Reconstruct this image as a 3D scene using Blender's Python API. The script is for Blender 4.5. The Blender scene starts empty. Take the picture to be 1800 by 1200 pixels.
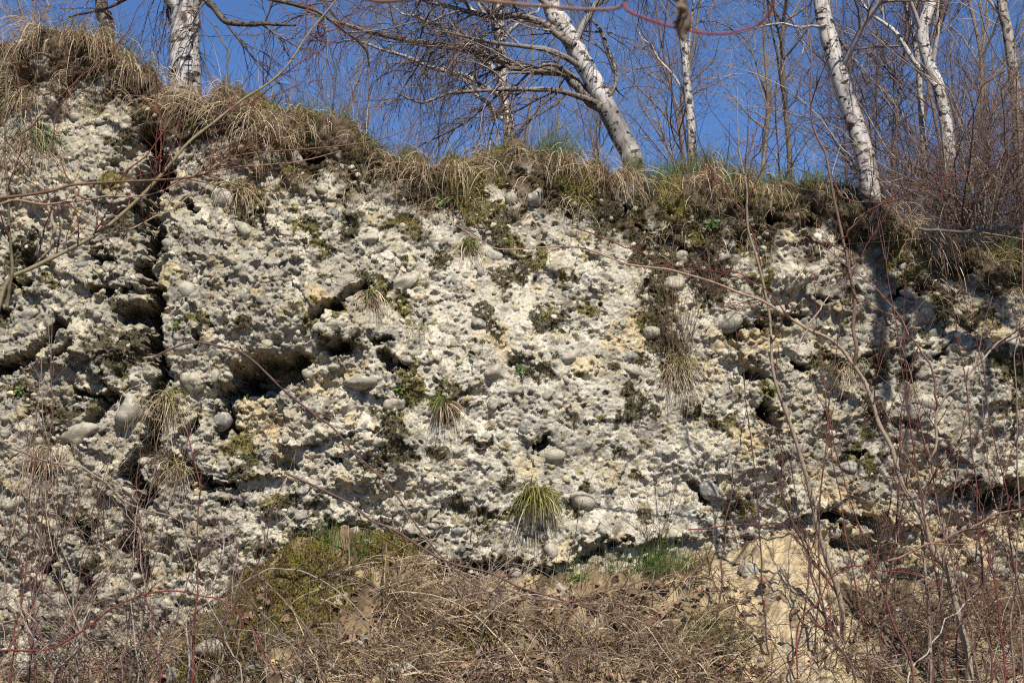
import bpy, math
import numpy as np

# ------------------------------------------------------------------ camera, sky, sun, exposure
scene = bpy.context.scene
COL = scene.collection
FPX = 2770.0                       # focal length in pixels of an 1800 px wide frame
PITCH = math.radians(7.2)
CAM = np.array([0.0, 0.0, 1.6])
cd = bpy.data.cameras.new("camera")
cam = bpy.data.objects.new("camera", cd)
COL.objects.link(cam)
cam.location = CAM
cam.rotation_euler = (math.pi / 2 + PITCH, 0, 0)
cd.sensor_width = 36.0
cd.lens = FPX / 1800 * 36.0
cd.clip_start = 0.05
cd.clip_end = 3000
cd.dof.use_dof = True
cd.dof.focus_distance = 11.1
cd.dof.aperture_fstop = 9.0
scene.camera = cam

SUN_EL, SUN_AZ = math.radians(50), math.radians(14)      # azimuth measured from straight behind the camera, to its right
SUN_DIR = np.array([math.sin(SUN_AZ) * math.cos(SUN_EL), -math.cos(SUN_AZ) * math.cos(SUN_EL), math.sin(SUN_EL)])
world = bpy.data.worlds.new("World")
scene.world = world
world.use_nodes = True
wn = world.node_tree.nodes
wl = world.node_tree.links
sky = wn.new("ShaderNodeTexSky")
sky.sky_type = 'NISHITA'
sky.sun_disc = False
sky.sun_elevation = SUN_EL
sky.sun_rotation = math.pi - SUN_AZ
sky.altitude = 3500
sky.air_density = 1.0
sky.dust_density = 0.0
sky.ozone_density = 10.0
wl.new(sky.outputs[0], wn["Background"].inputs[0])
wn["Background"].inputs[1].default_value = 0.086

sl = bpy.data.lights.new("sun", 'SUN')
sl.energy = 5.0
sl.angle = math.radians(0.53)
sl.color = (1.0, 0.93, 0.82)
sun = bpy.data.objects.new("sun", sl)
COL.objects.link(sun)
sun.location = (4, -10, 14)
from mathutils import Vector
sun.rotation_euler = Vector(SUN_DIR).to_track_quat('Z', 'Y').to_euler()

vs = scene.view_settings
vs.view_transform = 'Standard'
vs.look = 'None'
vs.exposure = 0.68
vs.gamma = 1.0
vs.use_curve_mapping = False
scene.cycles.max_bounces = 5
scene.cycles.diffuse_bounces = 2
scene.cycles.transparent_max_bounces = 8
scene.cycles.use_denoising = False
scene.cycles.pixel_filter_type = 'BLACKMAN_HARRIS'
scene.cycles.filter_width = 1.2
scene.cycles.sample_clamp_indirect = 3.0

# ------------------------------------------------------------------ helpers
RNG = np.random.default_rng(11)


def ray(px, py):
    """Direction of the photograph's pixel (px, py) in the 1800x1200 frame."""
    dx, dy = (px - 900) / FPX, -(py - 600) / FPX
    return np.array([dx, math.cos(PITCH) - dy * math.sin(PITCH), math.sin(PITCH) + dy * math.cos(PITCH)])


def at(px, py, Y):
    """Point at distance Y in front of the camera seen at that pixel."""
    d = ray(px, py)
    return CAM + d * (Y / d[1])


CLY, CLZ, LEAN = 11.0, 1.4, 0.10


def on_face(px, py):
    """(x, z) where the pixel meets the mean plane of the cliff face."""
    d = ray(px, py)
    t = (CLY + LEAN * (CAM[2] - CLZ)) / (d[1] - LEAN * d[2])
    p = CAM + d * t
    return p[0], p[2]


def _hash(ix, iy, seed):
    h = ix.astype(np.uint32) * np.uint32(374761393) + iy.astype(np.uint32) * np.uint32(668265263) + np.uint32((seed * 1442695041) & 0xFFFFFFFF)
    h ^= h >> np.uint32(13)
    h *= np.uint32(1274126177)
    h ^= h >> np.uint32(16)
    h *= np.uint32(2246822519)
    h ^= h >> np.uint32(15)
    return (h & np.uint32(0xFFFFFF)).astype(np.float32) * np.float32(1 / 0x1000000)


def perlin(x, y, seed=0):
    ix, iy = np.floor(x), np.floor(y)
    fx, fy = (x - ix).astype(np.float32), (y - iy).astype(np.float32)
    ix, iy = ix.astype(np.int32), iy.astype(np.int32)
    u, v = fx ** 3 * (fx * (fx * 6 - 15) + 10), fy ** 3 * (fy * (fy * 6 - 15) + 10)

    def g(ox, oy):
        a = _hash(ix + ox, iy + oy, seed) * np.float32(6.2831853)
        return np.cos(a) * (fx - ox) + np.sin(a) * (fy - oy)
    a, b, c, d = g(0, 0), g(1, 0), g(0, 1), g(1, 1)
    return (a + (b - a) * u + (c - a) * v + (a - b - c + d) * u * v) * 1.5


def fbm(x, y, f, o=3, seed=0, gain=0.5):
    s, a = 0, 1.0
    for i in range(o):
        s = s + a * perlin(x * f + 17.3 * i, y * f - 9.1 * i, seed + i)
        f *= 2.03
        a *= gain
    return s


def sstep(a, b, x):
    t = np.clip((x - a) / (b - a), 0, 1)
    return t * t * (3 - 2 * t)


def cells(x, y, cell, seed, pres=1.0, rmin=0.3, rmax=0.62, asp=1.5):
    """Scattered ellipse stones: dome height in metres (0 outside), a random number per stone, inside mask."""
    x, y = x.astype(np.float32), y.astype(np.float32)
    cx, cy = np.floor(x / cell).astype(np.int32), np.floor(y / cell).astype(np.int32)
    best = np.zeros(x.shape, np.float32)
    tone = np.zeros(x.shape, np.float32)
    for oy in (-1, 0, 1):
        for ox in (-1, 0, 1):
            ix, iy = cx + ox, cy + oy
            px = (ix + 0.1 + 0.8 * _hash(ix, iy, seed)) * cell
            py = (iy + 0.1 + 0.8 * _hash(ix, iy, seed + 1)) * cell
            q = _hash(ix, iy, seed + 2)
            r = cell * (rmin + (rmax - rmin) * q * q)
            an = (_hash(ix, iy, seed + 3) - 0.5) * 2.2
            ar = 1 + (asp - 1) * _hash(ix, iy, seed + 4)
            c, s = np.cos(an), np.sin(an)
            dx, dy = x - px, y - py
            e = ((dx * c + dy * s) / r) ** 2 + ((dy * c - dx * s) * ar / r) ** 2
            ok = (_hash(ix, iy, seed + 5) < pres) & (e < 1)
            h = np.where(ok, r * np.sqrt(np.maximum(0, 1 - e)), 0).astype(np.float32)
            up = h > best
            best = np.where(up, h, best)
            tone = np.where(up, _hash(ix, iy, seed + 6), tone)
    return best, tone, best > 0


def facets(x, y, cell, seed, tilt, step):
    """Broken rock: Voronoi patches, each a plane with its own tilt and offset."""
    x, y = x.astype(np.float32), y.astype(np.float32)
    cx, cy = np.floor(x / cell).astype(np.int32), np.floor(y / cell).astype(np.int32)
    best = np.full(x.shape, 1e9, np.float32)
    h = np.zeros(x.shape, np.float32)
    for oy in (-1, 0, 1):
        for ox in (-1, 0, 1):
            ix, iy = cx + ox, cy + oy
            dx = x - (ix + _hash(ix, iy, seed)) * cell
            dy = y - (iy + _hash(ix, iy, seed + 1)) * cell
            d = dx * dx + dy * dy * 1.7
            v = (_hash(ix, iy, seed + 2) - 0.5) * 2 * tilt * dx + (_hash(ix, iy, seed + 3) - 0.5) * 2 * tilt * dy + (_hash(ix, iy, seed + 4) - 0.5) * 2 * step
            up = d < best
            best = np.where(up, d, best)
            h = np.where(up, v, h)
    return h


def seg_dist(x, y, pts):
    """Distance to a polyline, and the fraction along it."""
    best = np.full(x.shape, 1e9, np.float32)
    pts = np.asarray(pts, float)
    for (ax, ay), (bx, by) in zip(pts[:-1], pts[1:]):
        vx, vy = bx - ax, by - ay
        t = np.clip(((x - ax) * vx + (y - ay) * vy) / (vx * vx + vy * vy + 1e-9), 0, 1)
        d = np.hypot(x - ax - t * vx, y - ay - t * vy)
        best = np.minimum(best, d)
    return best


def link(o, parent=None, **props):
    COL.objects.link(o)
    if parent is not None:
        o.parent = parent
    for k, v in props.items():
        o[k] = v
    return o


def empty(name, loc=(0, 0, 0), **props):
    o = bpy.data.objects.new(name, None)
    o.location = loc
    o.empty_display_size = 0.1
    return link(o, None, **props)


def np_mesh(name, verts, faces, col=None, bark=None, smooth=True):
    verts = np.ascontiguousarray(verts, np.float32).reshape(-1, 3)
    faces = np.ascontiguousarray(faces, np.int32)
    n = faces.shape[1]
    me = bpy.data.meshes.new(name)
    me.vertices.add(len(verts))
    me.vertices.foreach_set("co", verts.ravel())
    me.loops.add(faces.size)
    me.loops.foreach_set("vertex_index", faces.ravel())
    me.polygons.add(len(faces))
    me.polygons.foreach_set("loop_start", np.arange(0, faces.size, n, dtype=np.int32))
    me.update(calc_edges=True)
    if smooth:
        me.polygons.foreach_set("use_smooth", np.ones(len(faces), bool))
    if col is not None:
        a = me.attributes.new("Col", 'FLOAT_COLOR', 'POINT')
        c = np.ones((len(verts), 4), np.float32)
        c[:, :3] = col
        a.data.foreach_set("color", c.ravel())
    if bark is not None:
        a = me.attributes.new("bark", 'FLOAT_VECTOR', 'POINT')
        a.data.foreach_set("vector", np.ascontiguousarray(bark, np.float32).ravel())
    me.update()
    return me


class G:
    """Collects geometry that becomes one mesh object."""

    def __init__(self):
        self.v, self.f, self.c, self.b, self.n = [], [], [], [], 0

    def add(self, v, f, c=(0.5, 0.5, 0.5), b=None):
        v = np.asarray(v, np.float32).reshape(-1, 3)
        self.v.append(v)
        self.f.append(np.asarray(f, np.int64) + self.n)
        self.c.append(np.broadcast_to(np.asarray(c, np.float32), v.shape))
        self.b.append(np.zeros_like(v) if b is None else np.asarray(b, np.float32).reshape(-1, 3))
        self.n += len(v)

    def mesh(self, name, origin=None):
        v = np.concatenate(self.v)
        if origin is not None:
            v = v - np.asarray(origin, np.float32)
        return np_mesh(name, v, np.concatenate(self.f), np.concatenate(self.c), np.concatenate(self.b))

    def obj(self, name, mat, parent=None, **props):
        origin, q = None, parent
        while q is not None:
            origin = np.array(q.location) if origin is None else origin + np.array(q.location)
            q = q.parent
        me = self.mesh(name, origin)
        me.materials.append(mat)
        return link(bpy.data.objects.new(name, me), parent, **props)


def unit(v):
    return v / (np.linalg.norm(v, axis=-1, keepdims=True) + 1e-9)


def tubes(P, Rr, S=3):
    """Batch of tubes along polylines P[N,K,3] with radii Rr[N,K]."""
    P = np.asarray(P, float)
    N, K, _ = P.shape
    T = unit(np.gradient(P, axis=1))
    ref = unit(RNG.normal(size=(N, 1, 3)))
    A = unit(np.cross(T, ref))
    B = np.cross(T, A)
    th = np.arange(S) * 2 * math.pi / S
    ca, sa = np.cos(th), np.sin(th)
    V = P[:, :, None, :] + Rr[:, :, None, None] * (ca[None, None, :, None] * A[:, :, None, :] + sa[None, None, :, None] * B[:, :, None, :])
    base = (np.arange(N)[:, None, None] * K + np.arange(K - 1)[None, :, None]) * S
    j = np.arange(S)[None, None, :]
    j2 = (j + 1) % S
    F = np.stack([base + j, base + j2, base + S + j2, base + S + j], -1).reshape(-1, 4)
    L = np.concatenate([np.zeros((N, 1)), np.cumsum(np.linalg.norm(np.diff(P, axis=1), axis=2), axis=1)], 1)
    bk = np.stack([np.broadcast_to(ca, (N, K, S)), np.broadcast_to(sa, (N, K, S)), np.broadcast_to(L[:, :, None], (N, K, S))], -1)
    return V.reshape(-1, 3), F, bk.reshape(-1, 3)


def rep(c, k):
    """One colour per strand -> one per vertex."""
    return np.repeat(np.asarray(c, np.float32), k, axis=0)


def ribbons(P, W, side):
    """Batch of blades: centre lines P[N,K,3], half widths W[N,K], side vectors side[N,3]."""
    N, K, _ = P.shape
    L = P - side[:, None, :] * W[:, :, None]
    Q = P + side[:, None, :] * W[:, :, None]
    V = np.stack([L, Q], 2).reshape(-1, 3)
    base = (np.arange(N)[:, None] * K + np.arange(K - 1)[None, :]) * 2
    F = np.stack([base, base + 1, base + 3, base + 2], -1).reshape(-1, 4)
    return V, F


def smooth_line(pts, n):
    """Catmull-Rom through the points, resampled to n."""
    p = np.asarray(pts, float)
    if len(p) == 2:
        return p[0] + (p[1] - p[0]) * np.linspace(0, 1, n)[:, None]
    q = np.concatenate([[2 * p[0] - p[1]], p, [2 * p[-1] - p[-2]]])
    t = np.linspace(0, len(p) - 1 - 1e-6, n)
    i = t.astype(int)
    u = (t - i)[:, None]
    a, b, c, d = q[i], q[i + 1], q[i + 2], q[i + 3]
    return 0.5 * (2 * b + (c - a) * u + (2 * a - 5 * b + 4 * c - d) * u ** 2 + (3 * b - a - 3 * c + d) * u ** 3)


def grow(P, Rp, n, l0, l1, ang=0.9, droop=0.1, wig=0.12, K=5, rmax=0.01, rmul=0.6, t0=0.15, tip=0.35, updown=0.0):
    """n side shoots on parent lines P[N,K,3]: new lines and radii."""
    N, KP, _ = P.shape
    ln = np.linalg.norm(np.diff(P, axis=1), axis=2).sum(1)
    i = RNG.choice(N, n, p=ln / ln.sum())
    t = (t0 + (0.99 - t0) * RNG.random(n)) * (KP - 1)
    k = np.minimum(t.astype(int), KP - 2)
    u = (t - k)[:, None]
    p0 = P[i, k] * (1 - u) + P[i, k + 1] * u
    tg = unit(P[i, k + 1] - P[i, k])
    rr = Rp[i, k] * (1 - u[:, 0]) + Rp[i, k + 1] * u[:, 0]
    pr = RNG.normal(size=(n, 3))
    pr = unit(pr - tg * (pr * tg).sum(1, keepdims=True))
    a = ang * (0.6 + 0.7 * RNG.random(n))[:, None]
    d = unit(tg * np.cos(a) + pr * np.sin(a) + np.array([0, 0, updown]))
    st = ((l0 + (l1 - l0) * RNG.random(n) ** 1.5) / (K - 1))[:, None]
    out = [p0]
    for _ in range(K - 1):
        out.append(out[-1] + d * st)
        d = unit(d + wig * RNG.normal(size=(n, 3)) + np.array([0, 0, -droop]))
    r0 = np.minimum(rmax, rr * rmul)
    return np.stack(out, 1), r0[:, None] * np.linspace(1, tip, K)[None, :]


# ------------------------------------------------------------------ materials
def new_mat(name):
    m = bpy.data.materials.new(name)
    m.use_nodes = True
    nt = m.node_tree
    return m, nt, nt.nodes["Principled BSDF"]


def node(nt, kind, **kw):
    n = nt.nodes.new(kind)
    for k, v in kw.items():
        if k.startswith("i_"):
            n.inputs[k[2:].replace("_", " ")].default_value = v
        else:
            setattr(n, k, v)
    return n


def ramp(nt, fac, stops):
    r = nt.nodes.new("ShaderNodeValToRGB")
    el = r.color_ramp.elements
    while len(el) < len(stops):
        el.new(0.5)
    for e, (p, c) in zip(el, stops):
        e.position = p
        e.color = (*c, 1) if len(c) == 3 else c
    nt.links.new(fac, r.inputs[0])
    return r.outputs[0]


def mul(nt, a, b, fac=1.0, mode='MULTIPLY'):
    n = nt.nodes.new("ShaderNodeMix")
    n.data_type = 'RGBA'
    n.blend_type = mode
    n.inputs[0].default_value = fac
    nt.links.new(a, n.inputs[6])
    nt.links.new(b, n.inputs[7])
    return n.outputs[2]


def mat_attr(name, rough=0.85, var=0.25, scale=40.0, bump=0.0, bscale=200.0, bdist=0.003, transl=0.0, spec=0.3):
    """Colour from the mesh's own colour attribute, broken up by noise."""
    m, nt, bs = new_mat(name)
    at_ = node(nt, "ShaderNodeAttribute", attribute_name="Col")
    tc = node(nt, "ShaderNodeTexCoord")
    nz = node(nt, "ShaderNodeTexNoise", i_Scale=scale, i_Detail=4.0)
    nt.links.new(tc.outputs["Object"], nz.inputs["Vector"])
    v = ramp(nt, nz.outputs[0], [(0.25, (1 - var,) * 3), (0.75, (1 + var,) * 3)])
    c = mul(nt, at_.outputs[0], v)
    nt.links.new(c, bs.inputs["Base Color"])
    bs.inputs["Roughness"].default_value = rough
    bs.inputs["Specular IOR Level"].default_value = spec
    if bump:
        n2 = node(nt, "ShaderNodeTexNoise", i_Scale=bscale, i_Detail=5.0, i_Roughness=0.65)
        nt.links.new(tc.outputs["Object"], n2.inputs["Vector"])
        bp = node(nt, "ShaderNodeBump", i_Strength=bump, i_Distance=bdist)
        nt.links.new(n2.outputs[0], bp.inputs["Height"])
        nt.links.new(bp.outputs[0], bs.inputs["Normal"])
    if transl:
        tr = node(nt, "ShaderNodeBsdfTranslucent")
        nt.links.new(c, tr.inputs[0])
        mx = node(nt, "ShaderNodeMixShader")
        mx.inputs[0].default_value = transl
        nt.links.new(bs.outputs[0], mx.inputs[1])
        nt.links.new(tr.outputs[0], mx.inputs[2])
        nt.links.new(mx.outputs[0], nt.nodes["Material Output"].inputs[0])
    return m


M_ROCK = mat_attr("conglomerate", rough=0.95, var=0.42, scale=85.0, bump=1.0, bscale=120.0, bdist=0.008, spec=0.12)
M_SOIL = mat_attr("soil", rough=0.95, var=0.35, scale=45.0, bump=0.9, bscale=120.0, bdist=0.008, spec=0.1)
M_GRASS = mat_attr("grass_blades", rough=0.6, var=0.15, scale=20.0, transl=0.25, spec=0.3)
M_MOSS = mat_attr("moss", rough=0.9, var=0.3, scale=60.0, transl=0.15, spec=0.1)
M_TWIG = mat_attr("twig_bark", rough=0.75, var=0.35, scale=30.0, spec=0.12)
M_WOOD = mat_attr("smooth_bark", rough=0.75, var=0.3, scale=50.0, bump=0.4, bscale=90.0, bdist=0.003, spec=0.25)
M_LEAF = mat_attr("dead_leaf", rough=0.7, var=0.3, scale=60.0, transl=0.2, spec=0.3)


def make_pebble_mat():
    m, nt, bs = new_mat("river_stone")
    oi = node(nt, "ShaderNodeObjectInfo")
    tc = node(nt, "ShaderNodeTexCoord")
    base = ramp(nt, oi.outputs["Random"], [(0.0, (0.38, 0.34, 0.25)), (0.2, (0.30, 0.28, 0.235)), (0.38, (0.21, 0.21, 0.20)),
                                            (0.55, (0.36, 0.33, 0.24)), (0.72, (0.42, 0.39, 0.32)), (0.88, (0.27, 0.25, 0.18)), (1.0, (0.50, 0.46, 0.36))])
    nz = node(nt, "ShaderNodeTexNoise", i_Scale=3.0, i_Detail=6.0, i_Roughness=0.65)
    nt.links.new(tc.outputs["Object"], nz.inputs["Vector"])
    v = ramp(nt, nz.outputs[0], [(0.28, (0.5, 0.5, 0.48)), (0.6, (0.84, 0.84, 0.84)), (0.75, (1.1, 1.06, 0.98))])
    c = mul(nt, base, v)
    # patches of the cemented crust still clinging to the stone
    n3 = node(nt, "ShaderNodeTexNoise", i_Scale=2.2, i_Detail=7.0, i_Roughness=0.7)
    nt.links.new(tc.outputs["Object"], n3.inputs["Vector"])
    msk = ramp(nt, n3.outputs[0], [(0.49, (0, 0, 0)), (0.57, (1, 1, 1))])
    mx = node(nt, "ShaderNodeMix", data_type='RGBA')
    nt.links.new(msk, mx.inputs[0])
    nt.links.new(c, mx.inputs[6])
    mx.inputs[7].default_value = (0.37, 0.34, 0.27, 1)
    nt.links.new(mx.outputs[2], bs.inputs["Base Color"])
    bs.inputs["Roughness"].default_value = 0.8
    bs.inputs["Specular IOR Level"].default_value = 0.25
    n2 = node(nt, "ShaderNodeTexNoise", i_Scale=9.0, i_Detail=6.0, i_Roughness=0.7)
    nt.links.new(tc.outputs["Object"], n2.inputs["Vector"])
    bp = node(nt, "ShaderNodeBump", i_Strength=0.3, i_Distance=0.03)
    nt.links.new(n2.outputs[0], bp.inputs["Height"])
    nt.links.new(bp.outputs[0], bs.inputs["Normal"])
    return m


def make_birch_mat():
    m, nt, bs = new_mat("birch_bark")
    b = node(nt, "ShaderNodeAttribute", attribute_name="bark")
    cl = node(nt, "ShaderNodeAttribute", attribute_name="Col")

    def noise(sx, sz, **kw):
        mp = node(nt, "ShaderNodeMapping")
        mp.inputs["Scale"].default_value = (sx, sx, sz)
        nt.links.new(b.outputs["Vector"], mp.inputs[0])
        n = node(nt, "ShaderNodeTexNoise", **kw)
        nt.links.new(mp.outputs[0], n.inputs["Vector"])
        return n.outputs[0]
    white = ramp(nt, noise(2.0, 6.0, i_Scale=1.0, i_Detail=6.0), [(0.32, (0.22, 0.18, 0.15)), (0.46, (0.46, 0.43, 0.40)), (0.7, (0.60, 0.585, 0.565))])
    lent = ramp(nt, noise(0.9, 26.0, i_Scale=1.0, i_Detail=5.0, i_Roughness=0.6), [(0.54, (1, 1, 1)), (0.60, (0.07, 0.06, 0.055))])
    scar = ramp(nt, noise(1.3, 5.5, i_Scale=1.0, i_Detail=6.0, i_Roughness=0.7), [(0.60, (1, 1, 1)), (0.64, (0.05, 0.045, 0.04))])
    c = mul(nt, mul(nt, mul(nt, white, lent), scar), cl.outputs[0])
    nt.links.new(c, bs.inputs["Base Color"])
    bs.inputs["Roughness"].default_value = 0.6
    bs.inputs["Specular IOR Level"].default_value = 0.3
    bp = node(nt, "ShaderNodeBump", i_Strength=0.6, i_Distance=0.006)
    nt.links.new(mul(nt, lent, scar), bp.inputs["Height"])
    nt.links.new(bp.outputs[0], bs.inputs["Normal"])
    return m


M_PEBBLE = make_pebble_mat()
M_BIRCH = make_birch_mat()

# ------------------------------------------------------------------ the cliff
LIP = [(-900, 60), (-300, 40), (0, 75), (90, 60), (180, 60), (235, 110), (290, 165), (380, 180), (470, 200), (600, 215), (700, 262), (760, 285),
       (840, 268), (900, 262), (1000, 262), (1080, 300), (1200, 318), (1330, 322), (1450, 330), (1530, 352), (1600, 392), (1700, 425), (1800, 450),
       (2100, 490), (2700, 500)]
_lx = np.array([on_face(*p)[0] for p in LIP])
_lz = np.array([on_face(*p)[1] for p in LIP])


def lip_z(x):
    x = np.asarray(x, float)
    return np.interp(x, _lx, _lz) + 0.03 * np.sin(x * 9.0 + 1) + 0.02 * np.sin(x * 23.0)


DX = 0.0075
xs = np.arange(-4.35, 4.35, DX)
ext, stp, xx = [], DX, 4.35
while xx < 40:
    ext.append(xx)
    stp *= 1.12
    xx += stp
ext = np.array(ext)
xs = np.concatenate([-ext[::-1] - DX, xs, ext]).astype(np.float32)
ss = np.arange(0.75, 5.75, DX).astype(np.float32)
X, S = np.meshgrid(xs, ss)
U = X + 0.02 * fbm(X, S, 6, 2, 301)            # warped coordinates, so that stones are not perfect ovals
Vv = S + 0.02 * fbm(X, S, 6, 2, 305)


def face_pts(pl):
    return [on_face(*p) for p in pl]


jag = 0.040 * fbm(X, S, 6, 4, 41, 0.6) + 0.014 * fbm(X, S, 33, 2, 44)
GDEP = np.clip(0.75 + 0.7 * fbm(X, S, 3.3, 3, 47), 0.15, 1.3)
GWID = 0.024 * fbm(X, S, 2.6, 3, 49)
Xg = X + 0.055 * fbm(X, S, 2.2, 4, 541, 0.6)
Sg = S + 0.045 * fbm(X, S, 2.8, 4, 545, 0.6)
CAV = np.zeros_like(X)
D = 0.16 * fbm(X, S, 0.55, 2, 1) + 0.022 * fbm(X, S, 3.1, 3, 5)          # D > 0 comes towards the viewer


def bulge(px, py, rx, ry, amp):
    global D
    x0, z0 = on_face(px, py)
    D = D + amp * np.exp(-((X - x0) / (rx * 0.004)) ** 2 - ((S - z0) / (ry * 0.004)) ** 2)


def shelf(px0, px1, py_top, py_edge, amp):
    """A mass that stands proud above an undercut edge py_edge."""
    global D
    x0, zt = on_face(px0, py_top)
    x1, ze = on_face(px1, py_edge)
    j = jag * 2
    w = sstep(ze - 0.03, ze + 0.02, S + j) * (1 - sstep(zt - 0.5, zt, S)) * sstep(x0 - 0.15, x0 + 0.15, X + j) * (1 - sstep(x1 - 0.15, x1 + 0.15, X + j))
    D = D + amp * w


def groove(pl, w, depth, soft=0.5, even=False):
    """A crack or cavity along a polyline given in pixels; w half width in pixels."""
    global D
    global CAV
    d = seg_dist(Xg, Sg, face_pts(pl)) + 0.8 * jag + GWID
    ww = w * 0.004
    m = 1 - sstep(ww * 0.35 - 0.012, ww * 1.05 + 0.012, d)
    CAV = np.maximum(CAV, m)
    D = D - min(depth, 0.85 if even else 0.5) * (np.maximum(GDEP, 0.7) if even else GDEP) * m


bulge(130, 560, 140, 330, 0.22)
bulge(470, 480, 150, 140, 0.22)
bulge(540, 570, 90, 60, 0.16)
bulge(330, 620, 60, 200, 0.10)
bulge(1180, 330, 220, 60, 0.10)
bulge(950, 640, 260, 260, 0.10)
bulge(1500, 720, 160, 120, 0.16)
bulge(1700, 740, 130, 100, 0.12)
bulge(1420, 480, 90, 120, 0.10)
shelf(-200, 235, 560, 640, 0.10)
shelf(760, 1010, 900, 990, 0.12)
shelf(1010, 1240, 860, 950, 0.10)
shelf(1360, 1600, 800, 925, 0.07)
shelf(1640, 1900, 760, 858, 0.16)
groove([(262, 235), (276, 300), (256, 345), (268, 400)], 19, 0.9, 0.5, True)
groove([(268, 400), (280, 440), (262, 480), (286, 540)], 16, 0.9, 0.5, True)
groove([(280, 530), (274, 600), (294, 660), (270, 715)], 17, 0.8, 0.5, True)
groove([(278, 740), (268, 780), (246, 840), (258, 890)], 17, 0.8, 0.5, True)
groove([(250, 900), (234, 960), (246, 1010)], 16, 0.8, 0.5, True)
groove([(228, 548), (262, 560)], 20, 0.8, 0.3)
groove([(205, 290), (262, 250), (275, 300)], 20, 0.30, 0.3)
groove([(-60, 668), (20, 650), (62, 630), (100, 590), (118, 578)], 14, 0.8)
groove([(105, 625), (128, 622)], 9, 0.25)
groove([(440, 670), (485, 655), (520, 645)], 29, 1.3, 0.5, True)
groove([(590, 622), (612, 612)], 14, 0.6)
groove([(418, 690), (412, 730), (402, 760)], 13, 0.6)
groove([(560, 562), (610, 535), (650, 516)], 8, 0.4)
groove([(676, 640), (705, 645)], 12, 0.5)
groove([(1325, 655), (1352, 665)], 15, 0.9)
groove([(1350, 722), (1362, 732)], 13, 0.6)
groove([(1290, 570), (1330, 575)], 6, 0.15)
groove([(1395, 560), (1420, 556)], 8, 0.25)
groove([(770, 998), (830, 1000), (900, 1003)], 16, 0.7)
groove([(950, 1000), (1010, 985), (1060, 968)], 8, 0.25)
groove([(1080, 955), (1120, 952)], 9, 0.25)
groove([(1440, 905), (1500, 918), (1540, 930)], 8, 0.3)
groove([(1735, 872), (1800, 862), (1850, 860)], 14, 0.9)
groove([(1470, 960), (1530, 970)], 10, 0.2)
groove([(155, 1010), (170, 1050)], 12, 0.5)
groove([(120, 920), (160, 930)], 12, 0.4)
groove([(90, 1000), (110, 1030)], 10, 0.5)
groove([(490, 815), (510, 812)], 9, 0.2)
groove([(160, 745), (205, 700)], 9, 0.2)
groove([(1225, 850), (1245, 875)], 6, 0.15)
groove([(900, 640), (935, 650)], 7, 0.12)

crng = np.random.default_rng(909)
for _ in range(64):
    cx_ = crng.uniform(0, 1800)
    cy_ = crng.uniform(230, 960)
    if 680 < cx_ < 1260 and crng.random() < 0.7:
        continue
    ln = crng.uniform(12, 55)
    an_ = crng.normal(-0.15, 0.35)
    x1_, y1_ = cx_ + ln * math.cos(an_), cy_ + ln * math.sin(an_)
    bx = slice(max(0, np.searchsorted(xs, on_face(cx_ - 60, cy_)[0])), np.searchsorted(xs, on_face(x1_ + 60, cy_)[0]))
    if bx.stop - bx.start < 4:
        continue
    dd = seg_dist(Xg[:, bx], Sg[:, bx], face_pts([(cx_, cy_), ((cx_ + x1_) / 2, (cy_ + y1_) / 2 + crng.normal(0, 6)), (x1_, y1_)])) + 0.8 * jag[:, bx] + 0.6 * GWID[:, bx]
    w0_ = crng.uniform(2.5, 7) * 0.004
    D[:, bx] -= crng.uniform(0.10, 0.28) * (1 - sstep(w0_ * 0.6 - 0.008, w0_ + 0.008, dd))
ROUGH = 0.38 + 0.62 * np.clip((np.abs(X - on_face(980, 600)[0]) - 0.5) / 1.3, 0, 1) + 0.55 * fbm(X, S, 1.4, 3, 71)
ROUGH = np.clip(ROUGH, 0.15, 1.5).astype(np.float32)
Uf = X + 0.035 * fbm(X, S, 5, 3, 311) + 0.010 * fbm(X, S, 24, 2, 315)
Vf = S + 0.035 * fbm(X, S, 5, 3, 321) + 0.010 * fbm(X, S, 24, 2, 325)
D = D + (0.35 + 0.65 * ROUGH) * (facets(Uf, Vf, 0.42, 330, 0.12, 0.030) + facets(Uf, Vf, 0.16, 340, 0.20, 0.013) + facets(Uf, Vf, 0.065, 350, 0.16, 0.003))


def stones(cell, seed, pres, r0, r1, asp, proud):
    """Stones set in the crust: most ground flush with it, some standing proud."""
    h, t, _ = cells(U, Vv, cell, seed, pres, r0, r1, asp)
    k = (t * 7.13) % 1.0
    return np.where(k < proud, 0.75 * h, np.minimum(0.45 * h, 0.10 * cell)), t


bed = S * 2.6 + 0.25 * X + 0.9 * fbm(X, S, 0.9, 3, 551) + 0.25 * fbm(X, S, 5, 3, 555)
saw = bed - np.floor(bed)
D = D + ROUGH * 0.075 * (saw * sstep(0.0, 0.06, saw) - 0.4) * sstep(-0.15, 0.35, fbm(X, S, 1.2, 3, 559))


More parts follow.
